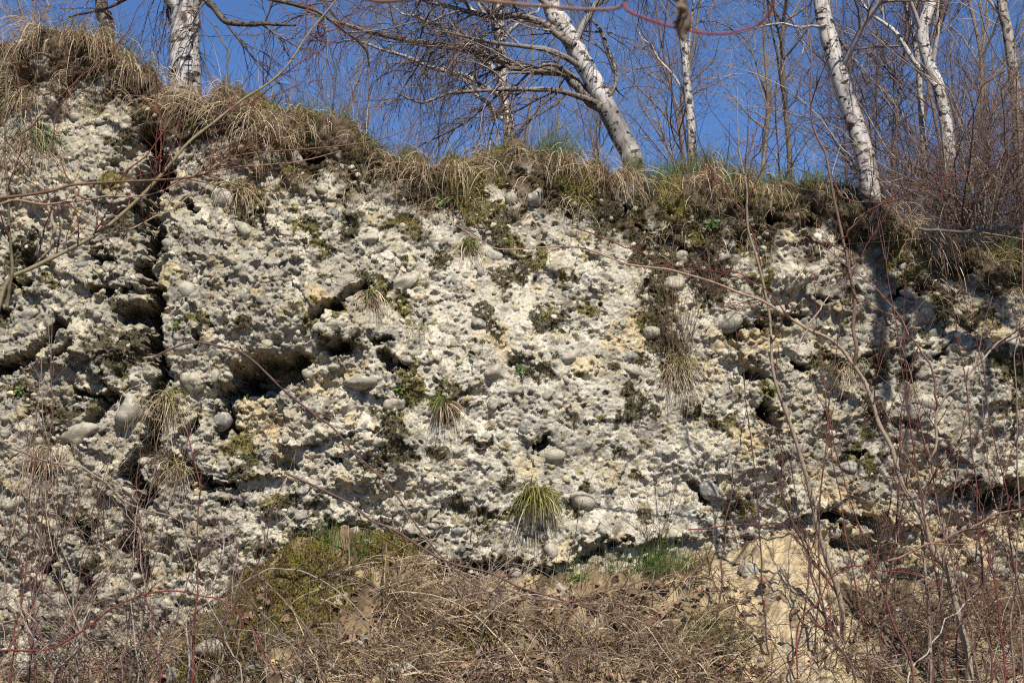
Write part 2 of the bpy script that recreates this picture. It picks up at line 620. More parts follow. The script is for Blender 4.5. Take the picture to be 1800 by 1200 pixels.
h0, t0_ = stones(0.24, 100, 0.42, 0.2, 0.5, 1.8, 0.5)
h1, t1 = stones(0.12, 110, 0.55, 0.22, 0.58, 1.7, 0.55)
h2, t2 = stones(0.066, 120, 0.45, 0.25, 0.62, 1.6, 0.35)
h3, t3 = stones(0.036, 130, 0.32, 0.28, 0.58, 1.5, 0.25)
p1, _, _ = cells(U, Vv, 0.14, 140, 0.16, 0.16, 0.40, 1.6)
p2, tp2, _ = cells(U, Vv, 0.062, 150, 0.22, 0.16, 0.42, 1.6)
p3, _, _ = cells(U, Vv, 0.036, 160, 0.26, 0.2, 0.45, 1.4)
stk = np.stack([h0, h1, h2, h3])
peb = stk.max(0)
lay = np.argmax(stk, 0)
tone = np.choose(lay, [t0_, t1, t2, t3])
isp = peb > 0.003
crumb = np.abs(fbm(X, S, 9, 4, 51, 0.6))
lump = np.abs(fbm(X, S, 3.4, 3, 53, 0.6))
grit = fbm(X, S, 38, 3, 61, 0.65)
D = D + ROUGH * (0.045 * (0.35 - lump) + 0.66 * peb - 1.1 * p1 + 0.020 * (0.3 - crumb)) - 1.4 * p2 - 1.5 * p3 + (0.4 + 0.6 * ROUGH) * 0.010 * grit

LZ = lip_z(xs).astype(np.float32)[None, :]
dep = LZ - S                                           # how far below the lip
D = D * sstep(-0.3, 0.12, dep) + 0.05 * fbm(X, S, 4, 3, 77) * (1 - sstep(-0.1, 0.3, dep))
D = D + 0.05 * sstep(0.45, 0.05, dep) * (0.5 + fbm(X, S, 2.2, 2, 79))   # the sod hangs a little forward
# profile: upright face, then rolling over the lip into the plateau
RL = 0.22
a_ = np.clip((S - (LZ - RL)) / (RL * math.pi / 2), 0, 1) * (math.pi / 2)
over = np.maximum(0, S - (LZ - RL) - RL * math.pi / 2)
Yb = CLY + LEAN * (np.minimum(S, LZ - RL) - CLZ) + RL * (1 - np.cos(a_)) + over
Zb = np.minimum(S, LZ - RL) + RL * np.sin(a_)
CY = (Yb - D * np.cos(a_)).astype(np.float32)
CZ = (Zb + D * np.sin(a_)).astype(np.float32)
gy_, gx_ = np.gradient(CY)
steep = np.abs(gy_) + np.abs(gx_) > 0.016
wall = np.clip((np.abs(gy_) + np.abs(gx_)) / 0.03, 0, 1)
CZ = CZ + (wall * 0.022 * fbm(CY * 1.0, X + 0.3 * S, 16, 2, 561)).astype(np.float32)
XC = (X + wall * 0.022 * fbm(CY, S - 0.3 * X, 16, 2, 565)).astype(np.float32)

# --- colours of the rock itself
f1, f2, f3 = fbm(X, S, 1.1, 3, 201), fbm(X, S, 3.5, 4, 205), fbm(X, S, 16, 3, 209)


def mixc(c, col, m):
    return c + (np.asarray(col, np.float32) - c) * np.clip(m, 0, 1)[..., None]


C = np.empty(X.shape + (3,), np.float32)
C[:] = (0.408, 0.376, 0.298)
C = mixc(C, (0.50, 0.465, 0.38), sstep(-0.1, 0.7, f2 + 0.6 * f3))
C = mixc(C, (0.25, 0.228, 0.18), sstep(0.05, 0.75, f1 + 0.7 * fbm(X, S, 5, 4, 215)))
C = mixc(C, (0.125, 0.108, 0.08), 0.85 * sstep(0.18, 0.6, fbm(X, S, 9, 4, 219)))
C = mixc(C, (0.36, 0.285, 0.165), 0.6 * sstep(0.45, 0.85, fbm(X, S, 2.7, 4, 225)))
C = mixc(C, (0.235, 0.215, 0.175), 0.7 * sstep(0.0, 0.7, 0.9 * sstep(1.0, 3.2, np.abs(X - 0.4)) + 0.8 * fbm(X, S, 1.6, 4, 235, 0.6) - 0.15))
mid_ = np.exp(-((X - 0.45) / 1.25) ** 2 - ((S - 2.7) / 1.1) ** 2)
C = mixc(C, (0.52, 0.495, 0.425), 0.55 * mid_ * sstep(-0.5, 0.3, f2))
PT = np.array([(0.40, 0.385, 0.33), (0.30, 0.30, 0.275), (0.52, 0.49, 0.41), (0.25, 0.255, 0.25), (0.60, 0.57, 0.50), (0.40, 0.36, 0.25),
               (0.31, 0.285, 0.21), (0.47, 0.46, 0.42), (0.35, 0.34, 0.31), (0.56, 0.50, 0.37)], np.float32)
pc = PT[np.minimum((tone * 10).astype(int), 9)]
cover = sstep(0.1, -0.35, fbm(X, S, 8, 3, 229) - 0.2)
pm = (isp * (0.55 + 0.45 * cover))[..., None].astype(np.float32)
C = C * (1 - pm) + pc * np.array([0.78, 0.735, 0.64], np.float32) * pm


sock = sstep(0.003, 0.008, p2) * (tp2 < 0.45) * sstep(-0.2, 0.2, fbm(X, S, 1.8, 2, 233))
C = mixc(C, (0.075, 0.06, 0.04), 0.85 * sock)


def spot(pl, w):
    return 1 - sstep(w * 0.004 * 0.4, w * 0.004 * 1.3, seg_dist(X, S, face_pts(pl)) + jag * 1.6)


OCHRE = np.zeros_like(X)
for pl, w in [([(440, 700), (450, 750)], 34), ([(500, 800), (470, 740)], 22), ([(1090, 600), (1150, 590)], 34), ([(610, 660), (640, 680)], 14),
              ([(570, 530), (600, 560)], 16), ([(870, 600), (890, 620)], 18), ([(1500, 930), (1700, 960)], 60), ([(1760, 900), (1800, 930)], 40),
              ([(1380, 990), (1420, 1040)], 60), ([(230, 180), (215, 165)], 18), ([(1180, 540), (1120, 560)], 30), ([(1700, 560), (1740, 580)], 34), ([(1330, 590), (1350, 600)], 30), ([(1270, 600), (1300, 620)], 24), ([(1450, 650), (1480, 660)], 26),
              ([(1600, 800), (1620, 830)], 30), ([(1440, 860), (1480, 880)], 36), ([(1300, 760), (1320, 780)], 20), ([(1540, 960), (1440, 940)], 36)]:
    OCHRE = np.maximum(OCHRE, spot(pl, w))
C = mixc(C, (0.42, 0.33, 0.19), 0.85 * OCHRE * (~isp | (tone < 0.4)))
# moss: named patches in the photograph plus small cushions scattered over the face
MOSS = np.zeros_like(X)
for pl, w in [([(430, 350), (440, 375)], 40), ([(640, 275), (665, 290)], 34), ([(620, 390), (610, 405)], 24), ([(830, 330), (880, 420), (900, 440)], 30),
              ([(760, 330), (800, 345)], 40), ([(960, 330), (1040, 350), (1060, 380)], 40), ([(1180, 370), (1170, 380)], 30), ([(1230, 400), (1250, 500)], 46), ([(1120, 380), (1130, 450)], 24), ([(1290, 380), (1300, 440)], 22), ([(1060, 360), (1050, 420)], 22),
              ([(945, 565), (975, 570)], 22), ([(880, 480), (900, 490)], 18), ([(685, 740), (690, 790)], 24), ([(655, 820), (665, 825)], 22),
              ([(755, 795), (770, 800)], 18), ([(840, 380), (880, 395)], 26), ([(240, 600), (225, 640), (190, 620)], 34), ([(425, 790), (430, 780)], 26),
              ([(1480, 400), (1500, 410)], 30), ([(1640, 490), (1660, 540)], 26), ([(1760, 650), (1790, 660)], 46), ([(1400, 370), (1420, 390)], 24), ([(1560, 400), (1580, 440)], 22), ([(1330, 470), (1340, 500)], 14), ([(1670, 440), (1690, 470)], 20), ([(1480, 480), (1490, 520)], 12), ([(1520, 800), (1530, 830)], 14), ([(1440, 640), (1460, 650)], 26),
              ([(1170, 420), (1150, 560), (1180, 640)], 36), ([(920, 640), (930, 660)], 20), ([(720, 660), (730, 690)], 26), ([(530, 390), (545, 400)], 18),
              ([(640, 480), (720, 550)], 14), ([(560, 430), (570, 440)], 20), ([(998, 737), (1002, 740)], 13), ([(790, 690), (785, 720)], 30),
              ([(890, 850), (905, 858)], 10), ([(1010, 890), (1012, 895)], 10), ([(1120, 830), (1125, 832)], 11), ([(60, 700), (40, 690)], 22),
              ([(1590, 460), (1600, 480)], 26), ([(1540, 640), (1545, 660)], 18), ([(30, 500), (60, 440)], 26), ([(300, 800), (330, 830)], 24),
              ([(520, 870), (470, 890)], 18), ([(620, 950), (740, 965)], 26), ([(520, 945), (600, 940)], 22)]:
    MOSS = np.maximum(MOSS, spot(pl, w))
m1, _, _ = cells(U, Vv, 0.16, 240, 0.34, 0.12, 0.34, 1.6)
MOSS = np.maximum(MOSS, 0.9 * sstep(0.004, 0.02, m1) * sstep(-0.25, 0.1, f1 + 0.3 * f2))
MOSS = np.maximum(MOSS, sstep(0.5, 0.62, fbm(X, S, 3.0, 4, 245)) * 0.9)
soil = sstep(0.62, 0.22, dep + 0.30 * f2 + 0.12 * f3 + 0.12 * fbm(X, S, 1.0, 2, 249))      # topsoil with roots under the lip
MOSS = np.maximum(MOSS, soil * sstep(-0.3, 0.15, fbm(X, S, 4, 3, 251)))
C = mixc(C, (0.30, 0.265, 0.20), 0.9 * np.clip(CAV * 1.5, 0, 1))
C = mixc(C, (0.085, 0.060, 0.036), soil * 0.95)
mossc = np.where((fbm(X, S, 2.0, 2, 255) > 0.3)[..., None], np.array([0.105, 0.090, 0.028], np.float32), np.array([0.055, 0.046, 0.024], np.float32))
mott = MOSS + 0.55 * f3 + 0.35 * fbm(X, S, 42, 2, 261)
MOSSM = sstep(0.45, 0.75, mott) * (MOSS > 0.1) * (dep > -0.15) * (1 - 0.9 * np.clip(CAV * 1.5, 0, 1))
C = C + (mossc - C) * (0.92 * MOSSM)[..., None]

FOOT = [(-600, 1150), (0, 1150), (250, 1145), (350, 1110), (420, 1045), (500, 985), (600, 962), (720, 970), (780, 1034), (900, 1040), (1050, 1030), (1200, 1016),
        (1290, 1015), (1335, 970), (1390, 950), (1450, 1000), (1500, 1030), (1560, 1045), (1700, 1055), (1800, 1055), (2400, 1060)]
_fx = np.array([on_face(*p)[0] for p in FOOT])
_fz = np.array([on_face(*p)[1] for p in FOOT])

nr, nc = X.shape
idx = np.arange(nr * nc).reshape(nr, nc)
keep = (dep[:-1, :-1] > -0.80) & (S > (np.interp(xs, _fx, _fz) - 0.22)[None, :])[:-1, :-1]      # nothing is built inside the plateau or under the slope
F = np.stack([idx[:-1, :-1], idx[:-1, 1:], idx[1:, 1:], idx[1:, :-1]], -1)[keep]
used = np.zeros(nr * nc, bool)
used[F.ravel()] = True
remap = np.cumsum(used) - 1
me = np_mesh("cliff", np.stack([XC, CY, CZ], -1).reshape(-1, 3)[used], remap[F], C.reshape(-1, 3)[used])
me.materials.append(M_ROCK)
cliff = link(bpy.data.objects.new("cliff", me), None, kind="structure", label="pale conglomerate rock face full of rounded river stones")


def face_y(x, z):
    """Depth of the built face at (x, z), for anything that sits on it."""
    i = np.clip(np.searchsorted(xs, x), 0, nc - 1)
    j = np.clip(((np.asarray(z) - ss[0]) / DX).astype(int), 0, nr - 1)
    return CY[j, i]


# ------------------------------------------------------------------ plateau above, ground below
gx = np.concatenate([-np.geomspace(400, 5.2, 26), np.arange(-5, 5.01, 0.025), np.geomspace(5.2, 400, 26)])
gy = np.concatenate([-np.geomspace(400, 1, 22), np.arange(0, 8.6, 0.35), np.arange(8.6, 11.75, 0.02)])
GX, GY = np.meshgrid(gx, gy)


def ground_z(x, y):
    x, y = np.asarray(x, float), np.asarray(y, float)
    zf = np.interp(x, _fx, _fz) + 0.08
    d = 11.0 - y
    z = zf - 0.72 * d - 0.10 * np.clip(d, 0, 1.5) + 0.16 * np.clip(d - 0.9, 0, 5) ** 1.3
    z = np.where(d > 0, np.maximum(z, -0.0), zf + 0.25 * np.maximum(-d, 0) * 0)
    z = np.where(d > 2.6, z * np.clip((5 - d) / 2.4, 0, 1), z)
    near = np.exp(-(np.clip(np.abs(x) - 5, 0, 50) / 4) ** 2)
    return z + near * (0.05 * fbm(x, y, 1.7, 3, 401) + 0.03 * fbm(x, y, 7, 3, 405))


GZ = ground_z(GX, GY)
hs, ts, _ = cells(GX, GY, 0.16, 410, 0.35, 0.15, 0.5, 1.6)
hs2, ts2, _ = cells(GX, GY, 0.07, 420, 0.4, 0.2, 0.55, 1.6)
fine = np.abs(GX) < 5
rill = np.abs(fbm(GX * 3.0 + 0.4 * GY, GY * 0.8, 2.2, 3, 447))
GZ = GZ + np.where(fine, np.maximum(hs, hs2) * 0.6 + 0.06 * rill + 0.020 * np.abs(fbm(GX, GY, 18, 3, 425)), 0)
gC = np.empty(GX.shape + (3,), np.float32)
gC[:] = (0.17, 0.125, 0.075)
gC = mixc(gC, (0.07, 0.05, 0.03), sstep(-0.25, 0.4, fbm(GX, GY, 3, 4, 431)))
gC = mixc(gC, (0.30, 0.235, 0.14), sstep(0.2, 0.6, fbm(GX, GY, 5, 3, 435)))


def gspot(px, py, rx, ry):
    """Soft patch on the talus slope around the place seen at that pixel."""
    x0, z0 = on_face(px, py)
    y0 = 11.0 - max(0.0, (np.interp(x0, _fx, _fz) + 0.08 - z0) / 0.80)
    return np.exp(-(((GX - x0) / (rx * 0.004)) ** 2 + ((GY - y0) / (ry * 0.006)) ** 2) + 0.8 * fbm(GX, GY, 5, 3, 441))


GMOSS = np.clip(sum(gspot(*a) for a in [(450, 1080, 110, 60), (520, 1020, 110, 50), (690, 965, 60, 25), (560, 1080, 60, 40), (420, 1080, 50, 30), (850, 1110, 60, 30), (60, 1130, 60, 25), (160, 1100, 40, 30)]), 0, 1)
SAND = np.clip(sum(gspot(*a) for a in [(1390, 1000, 60, 70), (1420, 1060, 65, 50), (1330, 1060, 60, 50), (1290, 1030, 55, 30), (1520, 1020, 50, 18), (1390, 1120, 60, 30), (1370, 1180, 70, 30), (1330, 1130, 50, 30)]), 0, 1)
gC = mixc(gC, (0.105, 0.082, 0.026), 0.95 * sstep(0.35, 0.7, GMOSS))
gC = mixc(gC, (0.43, 0.345, 0.215), 0.95 * sstep(0.3, 0.6, SAND) * sstep(-0.7, 0.1, fbm(GX, GY, 14, 3, 443)))
stone = (np.maximum(hs, hs2) > 0.008) & fine
gpc = PT[np.minimum((np.where(hs > hs2, ts, ts2) * 10).astype(int), 9)]
gC = np.where((stone & (ts2 > 0.5))[..., None], 0.55 * gpc + 0.45 * gC, gC)
nr2, nc2 = GX.shape
idx = np.arange(nr2 * nc2).reshape(nr2, nc2)
F = np.stack([idx[:-1, :-1], idx[:-1, 1:], idx[1:, 1:], idx[1:, :-1]], -1).reshape(-1, 4)
me = np_mesh("ground", np.stack([GX, GY, GZ], -1), F, gC.reshape(-1, 3))
me.materials.append(M_SOIL)
ground = link(bpy.data.objects.new("ground", me), None, kind="structure", label="stony earth slope at the foot of the cliff")

qx = np.concatenate([-np.geomspace(400, 6.2, 20), np.arange(-6, 6.01, 0.15), np.geomspace(6.2, 400, 20)])
qy = np.concatenate([np.arange(0.45, 8, 0.15), np.geomspace(8, 600, 24)])
QX, QY = np.meshgrid(qx, qy)


def plateau_z(x, back):
    return np.interp(x, _lx, _lz) - 0.03 + 0.04 * fbm(np.asarray(x, float), np.asarray(back, float), 1.1, 2, 451) - 0.01 * np.minimum(back, 30)


QYY = CLY + LEAN * (lip_z(QX) - CLZ) + QY
nr3, nc3 = QX.shape
idx = np.arange(nr3 * nc3).reshape(nr3, nc3)
F = np.stack([idx[:-1, :-1], idx[:-1, 1:], idx[1:, 1:], idx[1:, :-1]], -1).reshape(-1, 4)
me = np_mesh("plateau_ground", np.stack([QX, QYY, plateau_z(QX, QY)], -1), F, (0.10, 0.085, 0.045))
me.materials.append(M_SOIL)
link(bpy.data.objects.new("plateau_ground", me), None, kind="structure", label="grassy ground above the cliff")


def plateau_at(px, back):
    """Point on the plateau `back` metres behind the lip, in the direction of pixel column px."""
    x = (px - 900) / FPX * (CLY + 0.3 + back) / math.cos(PITCH)
    y = CLY + LEAN * (float(lip_z(x)) - CLZ) + back
    return np.array([x, y, float(plateau_z(x, back))])

# ------------------------------------------------------------------ stones set in the cliff
def icosphere(sub):
    import bmesh
    bm = bmesh.new()
    bmesh.ops.create_icosphere(bm, subdivisions=sub, radius=1.0)
    bm.verts.ensure_lookup_table()
    v = np.array([x.co[:] for x in bm.verts], np.float32)
    f = np.array([[x.index for x in p.verts] for p in bm.faces], np.int64)
    bm.free()
    return v, f


ICO1, ICO2, ICO3 = icosphere(1), icosphere(2), icosphere(3)


def stone_shape(v, seed, rough=0.16, planes=5, thr=0.6):
    """Water-worn stone: a sphere flattened by a few random planes and dented."""
    r = np.random.default_rng(seed)
    d = np.ones(len(v))
    for _ in range(planes):
        n = unit(r.normal(size=3))
        k = v @ n
        th = thr * r.uniform(0.85, 1.25)
        d = np.minimum(d, np.where(k > th, th / np.maximum(k, th) * 1.04, 2))
    ph = r.random(6) * 6
    d = d * (1 + rough * 0.5 * (np.sin(v[:, 0] * 2.3 + ph[0]) * np.sin(v[:, 1] * 2.1 + ph[1]) + np.sin(v[:, 2] * 2.7 + ph[2] + v[:, 0])))
    return v * d[:, None]


stone_meshes = []
for k in range(12):
    v, f = ICO3
    me = np_mesh("pebble", stone_shape(v, 900 + k, 0.16, 5 if k < 8 else 11, 0.62 if k < 8 else 0.55), f)
    me.materials.append(M_PEBBLE)
    stone_meshes.append(me)

r_ = np.random.default_rng(5)


def pebble(x, z, rx, rz, ry, rot, mesh_i, sink=0.25, label=None, y=None):
    o = bpy.data.objects.new("pebble", stone_meshes[mesh_i % 12])
    i0, i1 = np.searchsorted(xs, x - 0.7 * rx), np.searchsorted(xs, x + 0.7 * rx) + 1
    j0, j1 = int((z - 0.7 * rz - ss[0]) / DX), int((z + 0.7 * rz - ss[0]) / DX) + 1
    yy = float(np.percentile(CY[j0:j1, i0:i1], 40)) if y is None else y
    o.location = (x, yy + sink * ry, z)
    o.scale = (rx, ry, rz)
    o.rotation_euler = (r_.normal() * 0.2, rot, r_.normal() * 0.3)
    link(o, cliff)
    if label:
        o["label"] = label
    return o


# the stones one can point at: px, py, half width px, half height px, tilt, label
BIG = [(702, 498, 38, 17, -0.30, "long smooth grey boulder"), (1284, 562, 22, 26, 0.9, "olive boulder with a crack"), (1256, 868, 30, 18, 0.5, "grey boulder split by a notch"),
       (1143, 585, 17, 13, -0.2, "smooth beige stone"), (1112, 652, 18, 14, -0.1, "dark green grey stone"), (1108, 630, 16, 11, 0.2, "dark blue grey stone"),
       (898, 990, 17, 12, -0.3, "brown and grey stone"), (967, 972, 14, 17, 0.3, "pale grey stone"), (1497, 912, 15, 10, -0.1, "pinkish brown stone"),
       (872, 658, 24, 19, 0.0, "mossy pale stone"), (240, 722, 38, 40, -0.5, "large pale yellow block"), (350, 672, 22, 24, 0.1, "round pale stone"), (343, 520, 16, 15, 0.0, None),
       (398, 540, 17, 13, 0.4, None), (392, 350, 24, 20, 0.2, "smooth cream stone beside moss"), (640, 672, 38, 17, -0.2, "broad pale slab"), (696, 712, 22, 13, 0, None),
       (383, 738, 26, 20, -0.3, None), (150, 770, 40, 20, -0.4, None), (520, 278, 15, 16, 0, None), (482, 322, 18, 12, 0, None), (180, 212, 16, 11, -0.1, None),
       (941, 350, 20, 24, 0.1, "grey mossy boulder under the sod"), (898, 352, 16, 14, 0, None), (1325, 1050, 10, 6, 0, "orange brown stone on the sand"), (1020, 878, 24, 18, 0.2, "blue grey flat stone"),
       (1180, 500, 28, 15, 0, "dark grey boulder under hanging grass"), (1198, 452, 12, 11, 0, None), (868, 452, 20, 13, 0, None), (842, 578, 14, 12, 0, None), (1040, 565, 0, 0, 0, None),
       (1006, 545, 0, 0, 0, None), (930, 850, 20, 12, 0.4, "flat yellowish stone above the sedge"), (1004, 632, 20, 14, 0, None), (1135, 765, 16, 13, 0.2, None), (1165, 795, 15, 13, 0.2, None),
       (1630, 710, 30, 14, 0.05, "broad brownish stone with dark underside"), (1650, 450, 14, 9, 0.1, None), (1682, 548, 10, 8, 0.3, None), (1775, 602, 16, 9, 0.1, None),
       (1460, 455, 12, 15, 0, None), (1595, 515, 16, 10, 0, None), (1690, 1015, 16, 12, 0.2, "pale round stone"), (1400, 790, 26, 14, -0.4, None), (1420, 685, 14, 12, 0, None),
       (1230, 445, 12, 12, 0, None), (535, 648, 13, 7, -0.3, None), (540, 658, 0, 0, 0, None), (385, 665, 9, 13, 0.2, None), (405, 662, 12, 10, 0.5, None), (125, 320, 12, 8, 0, None),
       (566, 335, 14, 12, 0, None), (590, 580, 30, 12, 0.1, None), (330, 620, 13, 8, -0.2, None), (980, 715, 9, 8, 0, None), (893, 720, 9, 8, 0, "yellow round pebble"),
       (905, 690, 20, 11, 0, None), (925, 755, 14, 16, 0.2, None), (1150, 820, 10, 9, 0, None), (970, 800, 26, 12, 0, None), (1065, 840, 9, 8, 0, None), (805, 932, 15, 8, -0.2, None),
       (760, 925, 10, 7, 0, None), (985, 1000, 11, 9, 0, None), (180, 560, 14, 9, 0, None), (60, 560, 22, 12, -0.3, None), (100, 565, 14, 22, 0.2, None), (40, 880, 30, 18, -0.4, None),
       (330, 540, 0, 0, 0, None), (1555, 680, 12, 9, 0, None), (1340, 830, 14, 9, 0, None), (1470, 935, 13, 10, 0, None), (1390, 930, 12, 9, 0, None), (1590, 940, 16, 12, 0, None), (268, 425, 12, 10, 0.3, None), (276, 520, 11, 9, 0, None), (284, 725, 15, 11, 0.4, None), (262, 815, 13, 10, -0.3, None), (250, 905, 14, 10, 0.2, None), (505, 668, 15, 9, -0.2, None), (470, 690, 13, 9, 0.1, None), (445, 700, 10, 8, 0, None),
       (545, 660, 12, 9, 0.3, None), (585, 648, 11, 8, 0, None), (525, 600, 14, 8, 0.1, None), (480, 612, 12, 8, 0.2, None), (570, 585, 13, 9, 0, None), (610, 598, 9, 7, 0, None),
       (1330, 690, 14, 9, 0.1, None), (1345, 632, 12, 7, 0, None), (70, 600, 14, 9, 0.2, None), (35, 620, 15, 8, -0.2, None)]
taken = []
k = 0
for px, py, w, h, rot, lab in BIG:
    if not w:
        continue
    x, z = on_face(px, py)
    taken.append((x, z, w * 0.004))
    pebble(x, z, w * 0.0041, h * 0.0041, min(w, h) * 0.004 * 1.0, rot, 9 if lab and ('block' in lab or 'under the sod' in lab) else k % 11, 0.32, lab)
    k += 1
tries = 0
while k < 300 and tries < 6000:
    tries += 1
    x, z = r_.uniform(-3.75, 3.75), r_.uniform(1.0, 5.0)
    if z > float(lip_z(x)) - 0.35 or z < np.interp(x, _fx, _fz):
        continue
    mid = math.exp(-((x - 0.4) / 1.3) ** 2)
    w = 0.025 + 0.045 * r_.random() ** 2.0 * (1 - 0.4 * mid)
    if any((x - a) ** 2 + (z - b) ** 2 < (w + c) ** 2 for a, b, c in taken):
        continue
    taken.append((x, z, w))
    pebble(x, z, w * r_.uniform(0.9, 1.3), w * r_.uniform(0.55, 0.9), w * r_.uniform(0.6, 0.9), r_.normal() * 0.45, r_.integers(12), r_.uniform(0.1, 0.55))
    k += 1

# smaller stones of the same rock, too many to name: one part
g = G()
n = 4300
x, z = r_.uniform(-4.1, 4.1, n), r_.uniform(1.0, 5.1, n)
ok = (z < lip_z(x) - 0.25) & (z > np.interp(x, _fx, _fz) - 0.1)
x, z = x[ok], z[ok]
n = len(x)
w = 0.008 + 0.020 * r_.random(n) ** 2.0
sh = np.stack([stone_shape(ICO2[0], 950 + q, 0.2) for q in range(14)])
V = sh[r_.integers(14, size=n)] * (w[:, None] * np.stack([r_.uniform(0.9, 1.4, n), r_.uniform(0.6, 1.0, n), r_.uniform(0.6, 0.95, n)], 1))[:, None, :]
an = r_.normal(size=n) * 0.5
ca, sa = np.cos(an)[:, None], np.sin(an)[:, None]
V = np.stack([V[..., 0] * ca - V[..., 2] * sa, V[..., 1], V[..., 0] * sa + V[..., 2] * ca], -1)
V = V + np.stack([x, face_y(x, z) + 0.2 * w, z], 1)[:, None, :]
m = len(ICO2[0])
Fq = (ICO2[1][None] + (np.arange(n) * m)[:, None, None]).reshape(-1, 3)
g.add(V.reshape(-1, 3), Fq, rep(PT[r_.integers(10, size=n)] * np.array([0.86, 0.82, 0.74], np.float32), m))
g.obj("small_pebbles", M_ROCK, cliff, kind="stuff")

# stones lying on the slope below
TAL = [(690, 1185, 34, 18), (905, 1010, 15, 10), (590, 1180, 20, 10), (450, 1180, 22, 12), (370, 1150, 34, 20), (190, 1130, 16, 10), (1210, 1035, 12, 9), (1315, 1010, 20, 16),
       (985, 1045, 14, 16), (1430, 1080, 13, 8), (1560, 1090, 12, 9), (1265, 1110, 12, 10), (1500, 1130, 10, 7), (1400, 1160, 12, 8), (560, 1150, 10, 7), (860, 1170, 12, 8),
       (1120, 1175, 11, 8), (1000, 1155, 9, 6), (300, 1180, 14, 9), (80, 1160, 13, 9), (1690, 1060, 12, 9), (1600, 1170, 11, 8), (1375, 1040, 8, 6), (1400, 1080, 7, 5), (1350, 1100, 9, 6), (1420, 1020, 6, 5), (1385, 1140, 10, 7), (1340, 1160, 8, 6), (1410, 1120, 6, 4), (800, 1120, 10, 8), (740, 1140, 9, 6), (1180, 1150, 9, 7), (640, 1130, 11, 8), (520, 1110, 9, 7), (240, 1160, 16, 10), (140, 1180, 18, 11), (40, 1190, 14, 9)]
for q, (px, py, w, h) in enumerate(TAL):
    lo, hi = 8.8, 11.0
    for _ in range(30):                                   # where the line of sight meets the slope
        mid = (lo + hi) / 2
        p = at(px, py, mid)
        if p[2] > float(ground_z(p[0], p[1])):
            lo = mid
        else:
            hi = mid
    o = bpy.data.objects.new("loose_stone", stone_meshes[q % 12])
    o.location = (p[0], p[1], p[2] + h * 0.0012)
    o.scale = (w * 0.0038, w * 0.003, h * 0.0038)
    o.rotation_euler = (r_.normal() * 0.3, r_.normal() * 0.3, r_.normal())
    link(o, ground)


# ------------------------------------------------------------------ moss, grass, dead leaves
def ground_hit(px, py):
    lo, hi = np.full(len(px), 8.6), np.full(len(px), 11.15)
    dx, dy = (px - 900) / FPX, -(py - 600) / FPX
    d = np.stack([dx, math.cos(PITCH) - dy * math.sin(PITCH), math.sin(PITCH) + dy * math.cos(PITCH)], 1)
    for _ in range(24):
        mid = (lo + hi) / 2
        p = CAM + d * (mid / d[:, 1])[:, None]
        up = p[:, 2] > ground_z(p[:, 0], p[:, 1])
        lo, hi = np.where(up, mid, lo), np.where(up, hi, mid)
    p[:, 2] = ground_z(p[:, 0], p[:, 1])
    return p


def curved(p0, d0, length, K, grav, wig, face=True, clear=0.012):
    """Blades that leave p0 along d0, bend under their weight and lie against the rock."""
    n = len(p0)
    d = unit(d0)
    st = (length / (K - 1))[:, None]
    out = [p0]
    for _ in range(K - 1):
        q = out[-1] + d * st
        if face:
            lim = face_y(q[:, 0], q[:, 2]) - clear * (0.5 + RNG.random(n))
            below = q[:, 2] < lip_z(q[:, 0]) - 0.05
            q[:, 1] = np.where(below, np.minimum(q[:, 1], lim), q[:, 1])
        out.append(q)
        gv = grav[:, None] if np.ndim(grav) else grav
        d = unit(d + wig * RNG.normal(size=(n, 3)) + np.array([0, 0, -1.0]) * gv)
    return np.stack(out, 1)


def blade_cols(n, pal, jitter=0.18):
    pal = np.asarray(pal, np.float32)
    c = pal[RNG.integers(len(pal), size=n)]
    return c * (1 + jitter * RNG.normal(size=(n, 1))).clip(0.5, 1.6).astype(np.float32)


STRAW = [(0.60, 0.50, 0.35), (0.46, 0.36, 0.23), (0.38, 0.285, 0.175), (0.56, 0.46, 0.32), (0.30, 0.21, 0.13), (0.44, 0.355, 0.24), (0.20, 0.14, 0.085), (0.34, 0.235, 0.15)]
GREEN = [(0.085, 0.14, 0.04), (0.11, 0.165, 0.055), (0.06, 0.105, 0.03), (0.15, 0.17, 0.065)]
SEDGE = [(0.17, 0.19, 0.04), (0.22, 0.22, 0.055), (0.12, 0.15, 0.03), (0.28, 0.25, 0.08), (0.32, 0.26, 0.11)]


def add_blades(g, P, wid, pal, jitter=0.18):
    n, K, _ = P.shape
    side = unit(np.cross(P[:, -1] - P[:, 0], RNG.normal(size=(n, 3))))
    W = (wid * (0.6 + 0.8 * RNG.random(n)))[:, None] * np.linspace(1, 0.12, K)[None, :] ** 0.8
    v, f = ribbons(P, W, side)
    g.add(v, f, rep(blade_cols(n, pal, jitter), K * 2))


def rnd(n, s):
    return RNG.normal(size=n) * s


# moss carpets: short fronds wherever the rock or slope is mossy
w_ = (MOSSM * (np.abs(X) < 4.3) * (MOSSM > 0.45) * (~steep)).ravel()
pick = RNG.choice(len(w_), 42000, p=w_ / w_.sum())
p0 = np.stack([X.ravel()[pick], CY.ravel()[pick], CZ.ravel()[pick]], 1) + RNG.normal(size=(42000, 3)) * 0.005
d0 = np.array([0, -0.9, 0.25]) + RNG.normal(size=(42000, 3)) * 0.7
P = np.stack([p0, p0 + unit(d0) * (0.008 + 0.018 * RNG.random(42000))[:, None]], 1)
warm = (fbm(p0[:, 0], p0[:, 2], 2.0, 2, 255) > 0.2)[:, None]
mc = np.where(warm, np.array([0.15, 0.135, 0.03]), np.array([0.085, 0.072, 0.032])) * (0.6 + 0.9 * RNG.random((42000, 1)))
side = unit(np.cross(P[:, 1] - P[:, 0], RNG.normal(size=(42000, 3))))
